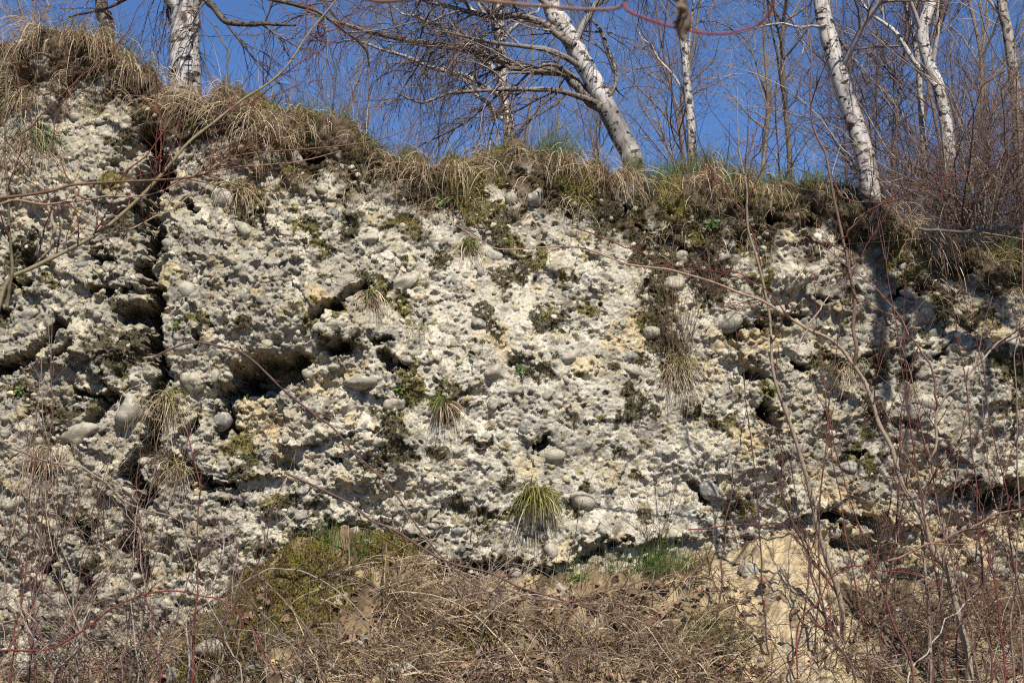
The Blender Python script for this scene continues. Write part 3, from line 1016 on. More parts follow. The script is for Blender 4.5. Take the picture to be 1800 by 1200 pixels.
v, f = ribbons(P, np.array([[0.0045, 0.0012]]) * np.ones((42000, 1)), side)
g = G()
g.add(v, f, rep(mc, 4))
gm = ((GMOSS > 0.4) & fine).ravel()
wg = np.where(gm, GMOSS.ravel(), 0)
pick = RNG.choice(len(wg), 22000, p=wg / wg.sum())
p0 = np.stack([GX.ravel()[pick], GY.ravel()[pick], GZ.ravel()[pick]], 1) + RNG.normal(size=(22000, 3)) * (0.012, 0.012, 0.004)
P = np.stack([p0, p0 + unit(np.array([0, -0.3, 0.8]) + RNG.normal(size=(22000, 3)) * 0.6) * (0.010 + 0.025 * RNG.random(22000))[:, None]], 1)
side = unit(np.cross(P[:, 1] - P[:, 0], RNG.normal(size=(22000, 3))))
v, f = ribbons(P, np.array([[0.005, 0.0012]]) * np.ones((22000, 1)), side)
mc = np.where((fbm(p0[:, 0], p0[:, 1], 5, 3, 471) > 0.15)[:, None], np.array([0.165, 0.145, 0.032]), np.array([0.105, 0.08, 0.028])) * (0.5 + 0.9 * RNG.random((22000, 1)))
g.add(v, f, rep(mc, 4))
g.obj("moss", M_MOSS, None, kind="stuff", label="olive moss growing on the rock and the slope", category="moss")

# dry grass thatch hanging over the lip
g = G()


def lip_clump(px, up, n, l0, l1, out=0.9, lat=0.35, spread=0.10, pal=STRAW, grav=0.55, wid=0.0028, upd=0.35):
    """Blades rooted around one point of the lip, `up` metres above (-) or below it."""
    x0 = on_face(px, 300)[0]
    x = x0 + rnd(n, spread)
    s = lip_z(x) + up + rnd(n, 0.05)
    i = np.clip(np.searchsorted(xs, x), 0, nc - 1)
    j = np.clip(((s - ss[0]) / DX).astype(int), 0, nr - 1)
    p0 = np.stack([x, CY[j, i] + 0.01, CZ[j, i]], 1)
    slp = float(lip_z(x0 + 0.15) - lip_z(x0 - 0.15)) / 0.3
    d0 = np.stack([rnd(n, lat) + RNG.normal() * 0.25 - 0.5 * slp, -out * (0.5 + RNG.random(n)), upd + rnd(n, 0.3)], 1)
    P = curved(p0, d0, l0 + (l1 - l0) * RNG.random(n), 7, grav * (0.35 + 0.8 * RNG.random(n)), 0.075)
    add_blades(g, P, wid, pal)


for px in np.arange(-220, 2060, 24.0):
    j = RNG.random()
    big = 1.2 if px < 260 or 680 < px < 860 or 960 < px < 1120 or px > 1500 else 0.85
    lip_clump(px + rnd(1, 12)[0], RNG.uniform(-0.16, 0.08), int(10 + 34 * j), 0.06, (0.14 + 0.30 * j) * big, out=0.7, lat=0.65, spread=0.02 + 0.04 * RNG.random(), upd=0.55, wid=0.0020)
    lip_clump(px + rnd(1, 20)[0], RNG.uniform(-0.02, 0.12), 16, 0.05, 0.15, out=0.5, lat=0.9, spread=0.10, upd=0.45, grav=0.22, wid=0.002)
    lip_clump(px + rnd(1, 20)[0], RNG.uniform(-0.5, -0.1), 15, 0.05, 0.24 * big, out=0.45, lat=0.8, spread=0.06, upd=0.1, wid=0.002)
    lip_clump(px + rnd(1, 20)[0], RNG.uniform(-0.05, 0.12), 10, 0.05, 0.13, out=0.4, lat=0.5, spread=0.10, upd=0.8, grav=0.2, wid=0.002, pal=GREEN + SEDGE)
for px, up, nn, l1 in [(800, -0.12, 160, 0.42), (745, -0.10, 150, 0.40), (860, 0.0, 160, 0.35), (1000, -0.02, 220, 0.45), (1060, -0.08, 200, 0.55), (1100, -0.12, 160, 0.5),
                       (1240, -0.06, 160, 0.4), (1300, -0.06, 160, 0.42), (1360, -0.06, 120, 0.36), (1560, -0.08, 180, 0.5), (1600, -0.14, 160, 0.5), (1660, -0.05, 160, 0.45),
                       (1460, -0.05, 120, 0.36), (60, -0.12, 200, 0.6), (120, -0.05, 260, 0.55), (160, -0.05, 240, 0.5), (210, -0.05, 220, 0.55), (20, -0.35, 200, 0.6),
                       (40, -0.55, 200, 0.55), (300, -0.10, 160, 0.45), (390, -0.14, 180, 0.5), (440, -0.16, 220, 0.55), (480, -0.12, 180, 0.42), (530, -0.08, 160, 0.4), (340, -0.1, 140, 0.4)]:
    lip_clump(px, up, int(nn * 0.5), 0.10, l1 * 1.1, out=0.9, lat=0.5, spread=0.03, upd=0.7, wid=0.0024)
# stray stalks that stand up against the sky
for px in np.arange(-200, 2000, 26.0):
    lip_clump(px + rnd(1, 10)[0], 0.1, 5, 0.15, 0.45, out=0.25, lat=0.3, spread=0.08, grav=0.06, wid=0.0018, upd=1.0)
g.obj("dry_grass", M_GRASS, None, kind="stuff", label="straw coloured dead grass hanging over the cliff edge", category="grass")

# fresh green blades along the top
g = G()
for px, nn, hh in [(990, 130, 0.26), (965, 60, 0.2), (1020, 50, 0.2), (1130, 110, 0.17), (1165, 130, 0.18), (1200, 150, 0.19), (1240, 150, 0.2), (1280, 150, 0.19), (1320, 120, 0.18), (1350, 90, 0.15), (1410, 60, 0.13), (1450, 80, 0.13),
                   (1490, 70, 0.13), (1380, 40, 0.12), (580, 60, 0.15), (540, 70, 0.16), (500, 50, 0.15), (650, 40, 0.12), (700, 50, 0.12), (860, 30, 0.12), (790, 40, 0.1), (1110, 50, 0.14),
                   (470, 40, 0.14), (200, 90, 0.22), (160, 50, 0.2), (120, 40, 0.2), (400, 20, 0.12), (1720, 60, 0.12), (1660, 40, 0.12), (1780, 60, 0.14), (240, 30, 0.15)]:
    for rep_ in range(2):
        lip_clump(px, RNG.uniform(-0.02, 0.12), nn // 2 + 8, hh * 0.5, hh * 1.25, out=0.15, lat=0.3, spread=0.07, pal=GREEN, grav=0.10, wid=0.0022, upd=1.0)
g.obj("green_grass", M_GRASS, None, kind="stuff", label="fresh green grass blades along the cliff edge", category="grass")

# flattened hay and young grass on the slope
g = G()


def slope_blades(px, py, rx, ry, n, l0, l1, pal, lat=0.3, up=0.35, grav=0.25, wid=0.0026, bias=0.0):
    qx, qy = px + rnd(n, rx), py + rnd(n, ry)
    p0 = ground_hit(qx, np.clip(qy, 940, 1260))
    if pal is STRAW:
        kp = fbm(p0[:, 0], p0[:, 1] * 1.5, 2.4, 3, 461) > -0.10 + rnd(n, 0.14)
        p0 = p0[kp]
        n = len(p0)
    d0 = np.stack([rnd(n, lat) + bias, -0.6 + rnd(n, 0.25), up + rnd(n, 0.3)], 1)
    P = curved(p0, d0, l0 + (l1 - l0) * RNG.random(n), 6, grav * (0.5 + RNG.random(n)), 0.045, face=False)
    gz = ground_z(P[..., 0], P[..., 1])
    P[..., 2] = np.maximum(P[..., 2], gz + 0.006)
    add_blades(g, P, wid, pal)


for a in [(670, 1020, 50, 20, 900), (690, 1090, 60, 40, 1000), (620, 1140, 50, 30, 420), (740, 1060, 40, 40, 600), (1210, 1060, 36, 40, 700), (1180, 1120, 50, 40, 700), (1090, 1080, 60, 30, 420),
          (960, 1110, 80, 40, 620), (860, 1130, 80, 40, 520), (1050, 1170, 100, 25, 560), (300, 1110, 90, 30, 700), (120, 1120, 90, 35, 900), (480, 1180, 100, 25, 400),
          (760, 1170, 80, 25, 520), (1540, 1150, 60, 40, 400), (1700, 1120, 90, 40, 700), (1220, 1180, 50, 25, 300)]:
    slope_blades(*a, 0.12, 0.40, STRAW, lat=0.28, up=0.32, grav=0.13, wid=0.0050, bias=0.25)
g.obj("flattened_grass", M_GRASS, None, kind="stuff", label="flattened straw grass on the slope below the cliff", category="grass")
g = G()
for a in [(1130, 1000, 34, 8, 380), (1085, 1000, 20, 8, 160), (1180, 1010, 30, 10, 160), (640, 985, 30, 10, 60), (1010, 1030, 14, 8, 60), (1290, 1140, 24, 12, 110), (1230, 1130, 20, 10, 70),
          (590, 965, 24, 8, 90), (1560, 1060, 30, 20, 40)]:
    slope_blades(*a, 0.10, 0.30, [(0.14, 0.24, 0.05), (0.17, 0.27, 0.07), (0.10, 0.18, 0.04)], lat=0.2, up=1.1, grav=0.10, wid=0.0024)
g.obj("young_grass", M_GRASS, None, kind="stuff", label="young green grass standing at the foot of the cliff", category="grass")


# single tufts rooted in the rock face
def tuft(px, py, n, l0, l1, pal, pal2, label, name="grass_tuft", lat=0.5, out=0.7, upd=0.55, grav=0.45, wid=0.0030, n2=0, spread=0.03, l2=0.3):
    global g
    x, z = on_face(px, py)
    root = empty(name, (x, float(face_y(x, z)), z), label=label, category="grass tuft", group="grass tufts rooted in the rock face")
    g = G()
    p0 = np.stack([x + rnd(n, spread), np.zeros(n), z + rnd(n, spread * 0.5)], 1)
    p0[:, 1] = face_y(p0[:, 0], p0[:, 2]) - 0.01
    d0 = np.stack([rnd(n, lat) + RNG.normal() * 0.3, -out * (0.4 + RNG.random(n)), upd + rnd(n, 0.35)], 1)
    add_blades(g, curved(p0, d0, l0 + (l1 - l0) * RNG.random(n), 8, grav * (0.5 + RNG.random(n)), 0.05), wid, pal)
    g.obj("green_blades", M_GRASS, root, kind="stuff")
    if n2:
        n2 = int(n2 * 0.55)
        g = G()
        p0 = np.stack([x + rnd(n2, spread * 0.8), np.zeros(n2), z - 0.01 + rnd(n2, spread * 0.5)], 1)
        p0[:, 1] = face_y(p0[:, 0], p0[:, 2]) - 0.006
        d0 = np.stack([rnd(n2, 0.45) + RNG.normal() * 0.15, -0.3 * (0.4 + RNG.random(n2)), -0.2 + rnd(n2, 0.4)], 1)
        add_blades(g, curved(p0, d0, l2 * (0.25 + 0.8 * RNG.random(n2)), 7, 0.5, 0.16), wid * 0.75, pal2)
        g.obj("dead_blades", M_GRASS, root, kind="stuff")


tuft(942, 872, 230, 0.16, 0.34, SEDGE, STRAW, "large yellow green sedge tuft low on the pale rock face", "sedge_tuft", n2=110, l2=0.36, wid=0.0042)
tuft(783, 712, 120, 0.08, 0.17, GREEN + SEDGE, STRAW, "green tuft with long dead skirt on the middle of the face", n2=150, l2=0.28, lat=0.4, upd=0.9)
tuft(822, 432, 100, 0.07, 0.16, GREEN + SEDGE, STRAW, "small green tuft hanging straw below the sod overhang", n2=110, l2=0.26, lat=0.4, upd=0.9)
tuft(652, 520, 40, 0.06, 0.14, GREEN + SEDGE, STRAW, "straw tuft in the slanting crack beside the long grey boulder", n2=150, l2=0.28)
tuft(735, 575, 16, 0.05, 0.10, SEDGE, STRAW, "thin straw wisp below the long grey boulder", n2=40, l2=0.18)
tuft(1195, 640, 60, 0.10, 0.22, SEDGE, STRAW, "brown dead grass skirt hanging under the dry herb stems", n2=300, l2=0.42, spread=0.07)
tuft(1500, 640, 30, 0.05, 0.14, SEDGE, STRAW, "straw tuft behind the forked sapling", n2=120, l2=0.30, spread=0.05)
tuft(300, 700, 60, 0.10, 0.22, SEDGE, STRAW, "long straw tuft spilling from the vertical crack", n2=260, l2=0.48, spread=0.06)
tuft(60, 240, 120, 0.15, 0.3, GREEN, STRAW, "dark green tuft with straw near the top of the rock", n2=260, l2=0.6, spread=0.09)
tuft(430, 330, 30, 0.05, 0.12, SEDGE, STRAW, "straw tuft draped over the mossy cushion below the sod", n2=180, l2=0.36, spread=0.06)
tuft(555, 965, 80, 0.08, 0.2, SEDGE, STRAW, "olive tuft at the top of the mossy mound", n2=100, l2=0.25, spread=0.06)
tuft(320, 820, 30, 0.06, 0.16, SEDGE, STRAW, "shaggy straw tuft low in the vertical crack", n2=160, l2=0.32, spread=0.05)
tuft(90, 800, 40, 0.1, 0.25, STRAW, STRAW, "straw tuft on the ledge under the deep notch", n2=160, l2=0.4, spread=0.09)


# small herbs with leaves
def rosette(px, py, n, r, label, ground_=False):
    if ground_:
        p = ground_hit(np.array([px]), np.array([py]))[0]
    else:
        x, z = on_face(px, py)
        p = np.array([x, float(face_y(x, z)) - 0.01, z])
    root = empty("herb", tuple(p), label=label, category="herb", group="small green herbs")
    g = G()
    a = RNG.random(n) * 6.28
    d = np.stack([np.cos(a), -0.5 + 0 * a, np.sin(a) * 0.8 + 0.3], 1) * (0.6 + 0.6 * RNG.random((n, 1)))
    L = r * (0.6 + 0.7 * RNG.random((n, 1)))
    p0 = p + RNG.normal(size=(n, 3)) * (0.4 * r, 0.01, 0.4 * r)
    P = np.stack([p0, p0 + d * L * 0.35, p0 + d * L * 0.7 + (0, 0, 0.002), p0 + d * L - np.array([0, 0, 0.15]) * L], 1)
    side = unit(np.cross(d, np.array([0, -1.0, 0.4]) + 0.3 * RNG.normal(size=(n, 3))))
    v, f = ribbons(P, L * np.array([[0.10, 0.26, 0.24, 0.03]]), side)
    g.add(v, f, rep(blade_cols(n, [(0.10, 0.17, 0.035), (0.14, 0.20, 0.05), (0.08, 0.13, 0.03)]), 8))
    g.obj("leaves", M_GRASS, root)


for px, py, n, r, lab, gr in [(775, 360, 26, 0.045, "leafy green herb under the drooping sod beside a mossy patch", False), (640, 985, 26, 0.04, "bright green herb on top of the mossy mound", True),
                              (1012, 1022, 22, 0.05, "bright green herb under the base overhang", True), (322, 583, 9, 0.03, "tiny green seedling beside the vertical crack", False),
                              (430, 700, 8, 0.03, "tiny green seedling on the yellow earth in the cave mouth", False), (912, 655, 18, 0.035, "small dark green herb in the middle of the pale face", False),
                              (1160, 530, 16, 0.03, "small green herb under the dark grey boulder", False), (1185, 600, 20, 0.03, "green herb among the brown dry stems", False),
                              (1690, 1085, 12, 0.06, "green bramble leaves beside the thick sapling stem", True), (1760, 1150, 14, 0.07, "broad green leaves low in the bramble tangle", True),
                              (890, 1130, 10, 0.04, "small round green leaves among the brown litter", True), (1250, 400, 60, 0.035, "dark green creeper hanging on the shaded sod", False),
                              (700, 690, 30, 0.03, "low green plant beside the broad pale slab", False), (45, 690, 30, 0.03, "low grey green plant beneath the deep notch", False)]:
    rosette(px, py, n, r, lab, gr)

# dead leaves on the slope
g = G()
n = 1000
pxs = np.concatenate([RNG.uniform(600, 1350, 620), RNG.uniform(0, 1800, 380)])
p0 = ground_hit(pxs, RNG.uniform(1040, 1230, n)) + np.array([0, 0, 0.03]) + RNG.random((n, 1)) * np.array([0, -0.02, 0.05])
d = unit(np.stack([rnd(n, 1), rnd(n, 0.7), rnd(n, 0.35)], 1))
L = (0.025 + 0.055 * RNG.random(n) ** 1.5)[:, None]
P = np.stack([p0 + d * L * t + np.array([0, 0, 1.0]) * L * 0.25 * math.sin(3 * t) for t in (0, 0.25, 0.5, 0.75, 1)], 1)
v, f = ribbons(P, L * np.array([[0.05, 0.28, 0.36, 0.26, 0.02]]), unit(np.cross(d, np.array([0, -0.5, 0.8]) + 0.5 * RNG.normal(size=(n, 3)))))
g.add(v, f, rep(blade_cols(n, [(0.21, 0.13, 0.08), (0.27, 0.175, 0.115), (0.15, 0.09, 0.058), (0.32, 0.235, 0.165)]), 10))
g.obj("fallen_leaves", M_LEAF, None, kind="stuff", label="curled brown leaves littering the slope", category="leaves")

# ------------------------------------------------------------------ birches and bare trees on top
TW_RED = [(0.11, 0.075, 0.06), (0.145, 0.10, 0.08), (0.09, 0.062, 0.052), (0.18, 0.135, 0.105)]
TW_GREY = [(0.20, 0.16, 0.12), (0.27, 0.22, 0.165), (0.15, 0.115, 0.085), (0.33, 0.27, 0.20)]
TW_DOG = [(0.12, 0.04, 0.034), (0.09, 0.036, 0.032), (0.15, 0.06, 0.045), (0.075, 0.035, 0.032)]
WHITE = np.array([0.80, 0.79, 0.78])


def strand_obj(name, P, R_, pal, parent, S=3, mat=None, K=None, **kw):
    g = G()
    v, f, bk = tubes(P, R_, S)
    n, k, _ = P.shape
    g.add(v, f, rep(blade_cols(n, pal), k * S), bk)
    return g.obj(name, mat or M_TWIG, parent, **kw)


def line_obj(name, pts, radii, parent, mat, col, S=12, n=40, knob=0.06, dark=None, kink=0.0):
    """One stem through 3D points; `dark` (t0, t1) darkens the bark (rough base, dark limb)."""
    P = smooth_line(pts, n)
    if kink:
        kn = max(6, n // 4)
        off = rnd((kn, 3), kink)
        off[0] = off[-1] = 0
        P = P + np.stack([np.interp(np.linspace(0, 1, n), np.linspace(0, 1, kn), off[:, q]) for q in range(3)], 1)
    r = np.interp(np.linspace(0, 1, n), np.linspace(0, 1, len(radii)), radii)
    r = r * (1 + knob * np.sin(np.arange(n) * 1.7 + RNG.random() * 6) * RNG.random(n))
    v, f, bk = tubes(P[None], r[None], S)
    v = v.reshape(n, S, 3)
    ctr = P[:, None, :]
    bump_ = 1 + knob * 0.8 * (RNG.random((n, S, 1)) - 0.5)
    v = (ctr + (v - ctr) * bump_).reshape(-1, 3)
    c = np.broadcast_to(np.asarray(col, float), (n, 3)).copy()
    if dark is not None:
        t = np.linspace(0, 1, n)
        for a, b, dc in dark:
            m = (sstep(a - 0.04, a + 0.02, t) * (1 - sstep(b - 0.02, b + 0.06, t)))[:, None]
            c = c * (1 - m) + np.asarray(dc) * m
    bk = bk + np.array([0, 0, RNG.random() * 20])
    g = G()
    g.add(v, f, np.repeat(c, S, 0), bk)
    return g.obj(name, mat, parent), P, r


def stack(lines, K=12):
    """Several (P, r) lines resampled to one batch."""
    Ps, Rs = [], []
    for P, r in lines:
        t = np.linspace(0, len(P) - 1, K)
        Ps.append(np.stack([np.interp(t, np.arange(len(P)), P[:, q]) for q in range(3)], 1))
        Rs.append(np.interp(t, np.arange(len(P)), r))
    return np.stack(Ps), np.stack(Rs)


def birch(trunk_px, back, w_px, label, limbs=(), twigs=(0, 0, 0), droop=0.22, tw=TW_RED, extra_top=(0, 6.0), limb_col=(0.8, 0.78, 0.75), dark=((0.0, 0.12, (0.35, 0.31, 0.28)),), auto=6):
    """A birch whose trunk passes through the pixels given, `back` metres behind the lip, going on above the frame."""
    Y = CLY + 0.3 + back
    base = plateau_at(trunk_px[0][0], back)
    base[0] = at(trunk_px[0][0], trunk_px[0][1], base[1])[0]
    root = empty("birch_tree", tuple(base), label=label, category="birch tree", group="birches on the cliff top")
    pts = [base + (0, 0, -0.15)] + [at(px, py, base[1] + 0.02 * i) for i, (px, py) in enumerate(trunk_px) if at(px, py, base[1])[2] > base[2] + 0.05]
    d = unit(pts[-1] - pts[-2])
    d = unit(d * 0.5 + np.array([0, 0, 0.8]))
    nvis = len(pts)
    for q in range(3):
        pts.append(pts[-1] + d * extra_top[1] / 3 + rnd(3, 0.12))
        d = unit(d + rnd(3, 0.06))
    w = w_px * 0.5 * Y / FPX
    rad = list(np.linspace(w * 1.15, w * 0.9, nvis)) + [w * 0.7, w * 0.4, w * 0.1]
    rad[0] *= 1.25
    _, P, r = line_obj("trunk", pts, rad, root, M_BIRCH, WHITE, S=14, n=70, knob=0.07, dark=dark)
    lines = []
    for lp, lw, dy in limbs:
        lpts = [at(px, py, base[1] + dy * i / max(1, len(lp) - 1)) for i, (px, py) in enumerate(lp)]
        _, LP, lr = line_obj("limb", lpts, [lw * 0.6 * Y / FPX, lw * 0.42 * Y / FPX, lw * 0.14 * Y / FPX], root, M_BIRCH, limb_col, S=7, n=34, knob=0.14, kink=0.02)
        lines.append((LP, lr))
    if auto:
        A, Ar = grow(P[None], r[None], auto, 1.2, 2.6, 0.9, -0.02, 0.10, 14, w * 0.4, 0.5, 0.35, 0.2, 0.35)
        for q in range(auto):
            line = (A[q], Ar[q])
            lines.append(line)
        strand_obj("upper_limbs", A, Ar, [(0.30, 0.28, 0.26), (0.22, 0.2, 0.19)], root, 6, M_WOOD, kind="stuff")
    n1, n2, n3 = twigs
    if n1:
        LP, LR = stack(lines if lines else [(P, r)])
        B1, R1 = grow(LP, LR, n1, 0.35, 1.3, 0.9, 0.02, 0.14, 7, 0.011, 0.55, 0.12, 0.3)
        B2, R2 = grow(B1, R1, n2, 0.20, 0.7, 0.8, droop, 0.14, 6, 0.0042, 0.6, 0.1, 0.45)
        strand_obj("branches", B1, R1, [(0.13, 0.10, 0.09), (0.19, 0.16, 0.14), (0.10, 0.075, 0.07)], root, 4, M_TWIG, kind="stuff")
        B3, R3 = grow(B2, R2, n3, 0.10, 0.42, 0.6, droop * 1.3, 0.16, 4, 0.0026, 0.8, 0.1, 0.6)
        tg_ = strand_obj("twigs", B2, R2, tw, root, 3, kind="stuff")
        strand_obj("twig_tips", B3, R3, tw, tg_, 3, kind="stuff")
        # catkins hanging from the twig ends
        sel = RNG.choice(n3, min(n3, n3 // 6), replace=False)
        tip = B3[sel, -1]
        m = len(sel)
        cP = np.stack([tip, tip + np.stack([rnd(m, 0.004), rnd(m, 0.004), -0.02 - 0.012 * RNG.random(m)], 1)], 1)
        strand_obj("catkins", cP, np.full((m, 2), 0.004), [(0.16, 0.11, 0.05), (0.12, 0.07, 0.04)], tg_, 4, kind="stuff")
    return root, P, r


# the stout birch at the upper left
birch([(325, 150), (324, 90), (327, 40), (332, -10)], 0.75, 54, "stout white birch trunk with rough brown base behind straw grass",
      limbs=[([(352, -30), (372, 10), (420, 38), (470, 42), (520, 45)], 13, -0.3), ([(345, -60), (420, -20), (520, 10), (620, 60), (650, 120)], 10, 0.4), ([(320, -80), (260, -30), (200, 10), (120, 30)], 9, 0.5)],
      twigs=(46, 620, 1500), limb_col=(0.18, 0.15, 0.13), dark=((-0.1, 0.085, (0.46, 0.37, 0.27)), (0.1, 0.106, (0.55, 0.47, 0.38))), auto=4)
birch([(188, 70), (186, 30), (178, -10)], 1.1, 26, "grey gnarled trunk half hidden in tall straw", twigs=(30, 240, 500), dark=((0.0, 0.5, (0.30, 0.25, 0.19)),), auto=4)
# the slim birch behind the middle
birch([(895, 240), (888, 190), (882, 120), (880, 60), (876, -10)], 2.6, 20, "slim upright birch with veil of hanging twigs",
      limbs=[([(882, 150), (840, 100), (790, 60), (730, 30), (690, 10)], 9, 0.3), ([(884, 170), (820, 140), (740, 110), (660, 80), (600, 70)], 9, -0.3), ([(880, 90), (900, 50), (940, 20), (960, -20)], 7, 0.3),
             ([(880, 60), (820, 10), (740, -30)], 9, 0.2), ([(886, 210), (850, 180), (800, 130), (770, 100)], 8, -0.3)],
      twigs=(70, 800, 1700), droop=0.32)
# the leaning birch with long limbs
birch([(1112, 285), (1092, 240), (1062, 180), (1036, 130), (1008, 80), (985, 35), (965, -15)], 0.9, 35, "leaning birch with black scars and long low limbs",
      limbs=[([(1062, 190), (1040, 180), (1010, 150), (985, 130), (920, 122), (850, 100), (780, 80), (700, 62), (610, 38), (540, 20)], 20, 0.6),
             ([(1010, 82), (990, 62), (960, 42), (917, 28), (867, 27), (787, 13), (743, 0), (690, -20)], 14, 0.4),
             ([(1050, 182), (1015, 165), (967, 155), (900, 158), (817, 168), (750, 173), (690, 160)], 10, -0.5),
             ([(1018, 140), (985, 122), (930, 126), (890, 135), (850, 155), (790, 168)], 7, -0.3),
             ([(920, 122), (880, 105), (845, 80), (800, 55), (760, 40)], 7, 0.4), ([(1070, 170), (1080, 130), (1060, 70), (1030, 20), (1020, -20)], 8, 0.5)],
      twigs=(120, 1300, 2600), droop=0.28, limb_col=(0.34, 0.30, 0.27),
      dark=((0.0, 0.10, (0.34, 0.30, 0.26)), (0.155, 0.165, (0.10, 0.08, 0.07)), (0.215, 0.222, (0.10, 0.09, 0.08)), (0.26, 0.265, (0.12, 0.1, 0.09))), auto=4)
# small pale birch right of it
birch([(1216, 258), (1212, 190), (1205, 110), (1199, 40), (1196, -10)], 2.2, 15, "thin pale birch standing alone before blue sky",
      limbs=[([(1212, 200), (1190, 150), (1150, 90), (1120, 50)], 5, 0.3)], twigs=(40, 420, 900), droop=0.12, tw=TW_GREY)
birch([(1528, 320), (1510, 240), (1490, 180), (1466, 100), (1448, 30), (1442, -20)], 1.0, 32, "thick white birch with black horizontal marks above the grass edge",
      limbs=[([(1452, 45), (1420, 48), (1350, 45), (1290, 60)], 5, 0.3)], twigs=(40, 420, 900), droop=0.08, tw=TW_GREY, dark=((0.0, 0.03, (0.6, 0.56, 0.52)),))
birch([(1670, 320), (1666, 240), (1652, 160), (1634, 115), (1622, 60), (1634, 10), (1640, -30)], 1.5, 22, "crooked birch bending in an S before the thicket",
      limbs=[([(1645, 152), (1610, 110), (1575, 55), (1530, 25), (1490, -10)], 9, 0.4)], twigs=(50, 480, 1000), droop=0.08, tw=TW_GREY)
birch([(1628, 310), (1620, 210), (1612, 100), (1596, 30), (1588, -20)], 3.2, 10, "very thin pale birch beside the crooked one", twigs=(36, 300, 600), droop=0.08, tw=TW_GREY)
birch([(1792, 330), (1788, 190), (1772, 60), (1760, -10)], 2.6, 20, "white birch trunk glimpsed through the dense thicket", twigs=(40, 400, 800), droop=0.08, tw=TW_GREY, dark=((0.0, 1.0, (0.55, 0.5, 0.46)),))


# leafless trees of the wood behind: a few kinds, copied
def copy_thing(src, loc, rz, sc, tilt=0.0, **props):
    c = src.copy()
    c.location = loc
    c.rotation_euler = (tilt * math.cos(rz * 3), tilt * math.sin(rz * 3), rz)
    c.scale = (sc, sc, sc)
    link(c, None, **props)
    for ch in src.children:
        d = ch.copy()
        link(d, c)
        for gc in ch.children:
            link(gc.copy(), d)
    return c


def bare_tree_kind(h, w, seed, pal, n=(18, 170, 800, 1300), bark=(0.16, 0.13, 0.10)):
    global RNG
    RNG = np.random.default_rng(seed)
    root = empty("bare_tree", (0, 0, -60))
    pts = [np.array([0, 0, -60.2])]
    d = np.array([0.0, 0, 1])
    for q in range(6):
        pts.append(pts[-1] + d * h / 6)
        d = unit(d + rnd(3, 0.16) + np.array([0, 0, 0.1]))
    _, P, r = line_obj("trunk", pts, [w, w * 0.8, w * 0.5, w * 0.12], root, M_WOOD, bark, S=8, n=30, knob=0.1)
    A, Ar = grow(P[None], r[None], n[0], h * 0.14, h * 0.40, 0.75, -0.06, 0.10, 9, w * 0.55, 0.65, 0.12, 0.2, 0.15)
    B, Br = grow(A, Ar, n[1], 0.3, 1.2, 0.9, -0.02, 0.2, 6, 0.012, 0.6, 0.12, 0.3, 0.1)
    C_, Cr = grow(B, Br, n[2], 0.15, 0.55, 0.8, 0.0, 0.16, 5, 0.005, 0.6, 0.1, 0.5, 0.05)
    E, Er = grow(C_, Cr, n[3], 0.08, 0.25, 0.8, 0.0, 0.2, 3, 0.0035, 0.8, 0.1, 0.6, 0.05)
    strand_obj("limbs", A, Ar, [bark], root, 5, M_WOOD, kind="stuff")
    strand_obj("branches", B, Br, pal, root, 4, kind="stuff")
    tg_ = strand_obj("twigs", C_, Cr, pal, root, 3, kind="stuff")
    strand_obj("twig_tips", E, Er, pal, tg_, 3, kind="stuff")
    return root


kinds = [bare_tree_kind(7.5, 0.036, 51, TW_GREY), bare_tree_kind(6.5, 0.026, 52, TW_RED, (16, 150, 750, 1300), (0.16, 0.105, 0.09)),
         bare_tree_kind(8.0, 0.05, 53, TW_GREY, (18, 170, 800, 1200), (0.22, 0.17, 0.13))]
RNG = np.random.default_rng(77)
TREES = [(1395, 6.0, 0, 1.0), (1290, 9.0, 0, 1.1), (1555, 3.0, 1, 0.8), (1570, 5.5, 1, 1.0), (1600, 4.0, 1, 0.8),
         (1690, 3.0, 1, 0.8), (1730, 4.2, 1, 0.8), (1830, 3.5, 1, 1.0), (1700, 6.5, 0, 1.0), (1500, 8.0, 1, 1.1), (1640, 7.5, 0, 1.0), 
         (1240, 8.0, 1, 0.9), (1180, 10.0, 2, 0.9), (1110, 9.0, 1, 0.8), (1020, 11.0, 0, 0.8), (940, 12.0, 1, 0.85), (820, 10.0, 0, 0.75), (720, 12.0, 1, 0.85), (620, 9.5, 1, 0.7),
         (560, 12.0, 0, 0.8), (470, 14.0, 1, 0.8), (250, 12.0, 1, 0.8), (110, 9.0, 0, 0.8), (20, 7.0, 1, 0.9), (1960, 4.0, 2, 1.0), (2040, 7.0, 0, 1.1), (1870, 8.0, 2, 1.1)]
for i, (px, back, kd, sc) in enumerate(TREES):
    p = plateau_at(px, back)
    lab = "thin leafless tree in the tangled wood behind the white birches" if px > 1150 else "small leafless tree far behind the cliff edge under the birch twigs"
    pr = dict(label=lab, category="tree", group="leafless trees of the wood" if px > 1150 else "small leafless trees far behind")
    copy_thing(kinds[kd], tuple(p - (0, 0, 0.1)), RNG.random() * 6.28, sc * RNG.uniform(0.9, 1.1), 0.26 * RNG.random(), **pr)
for kd in kinds:
    for ch in list(kd.children_recursive):
        bpy.data.objects.remove(ch)
    bpy.data.objects.remove(kd)


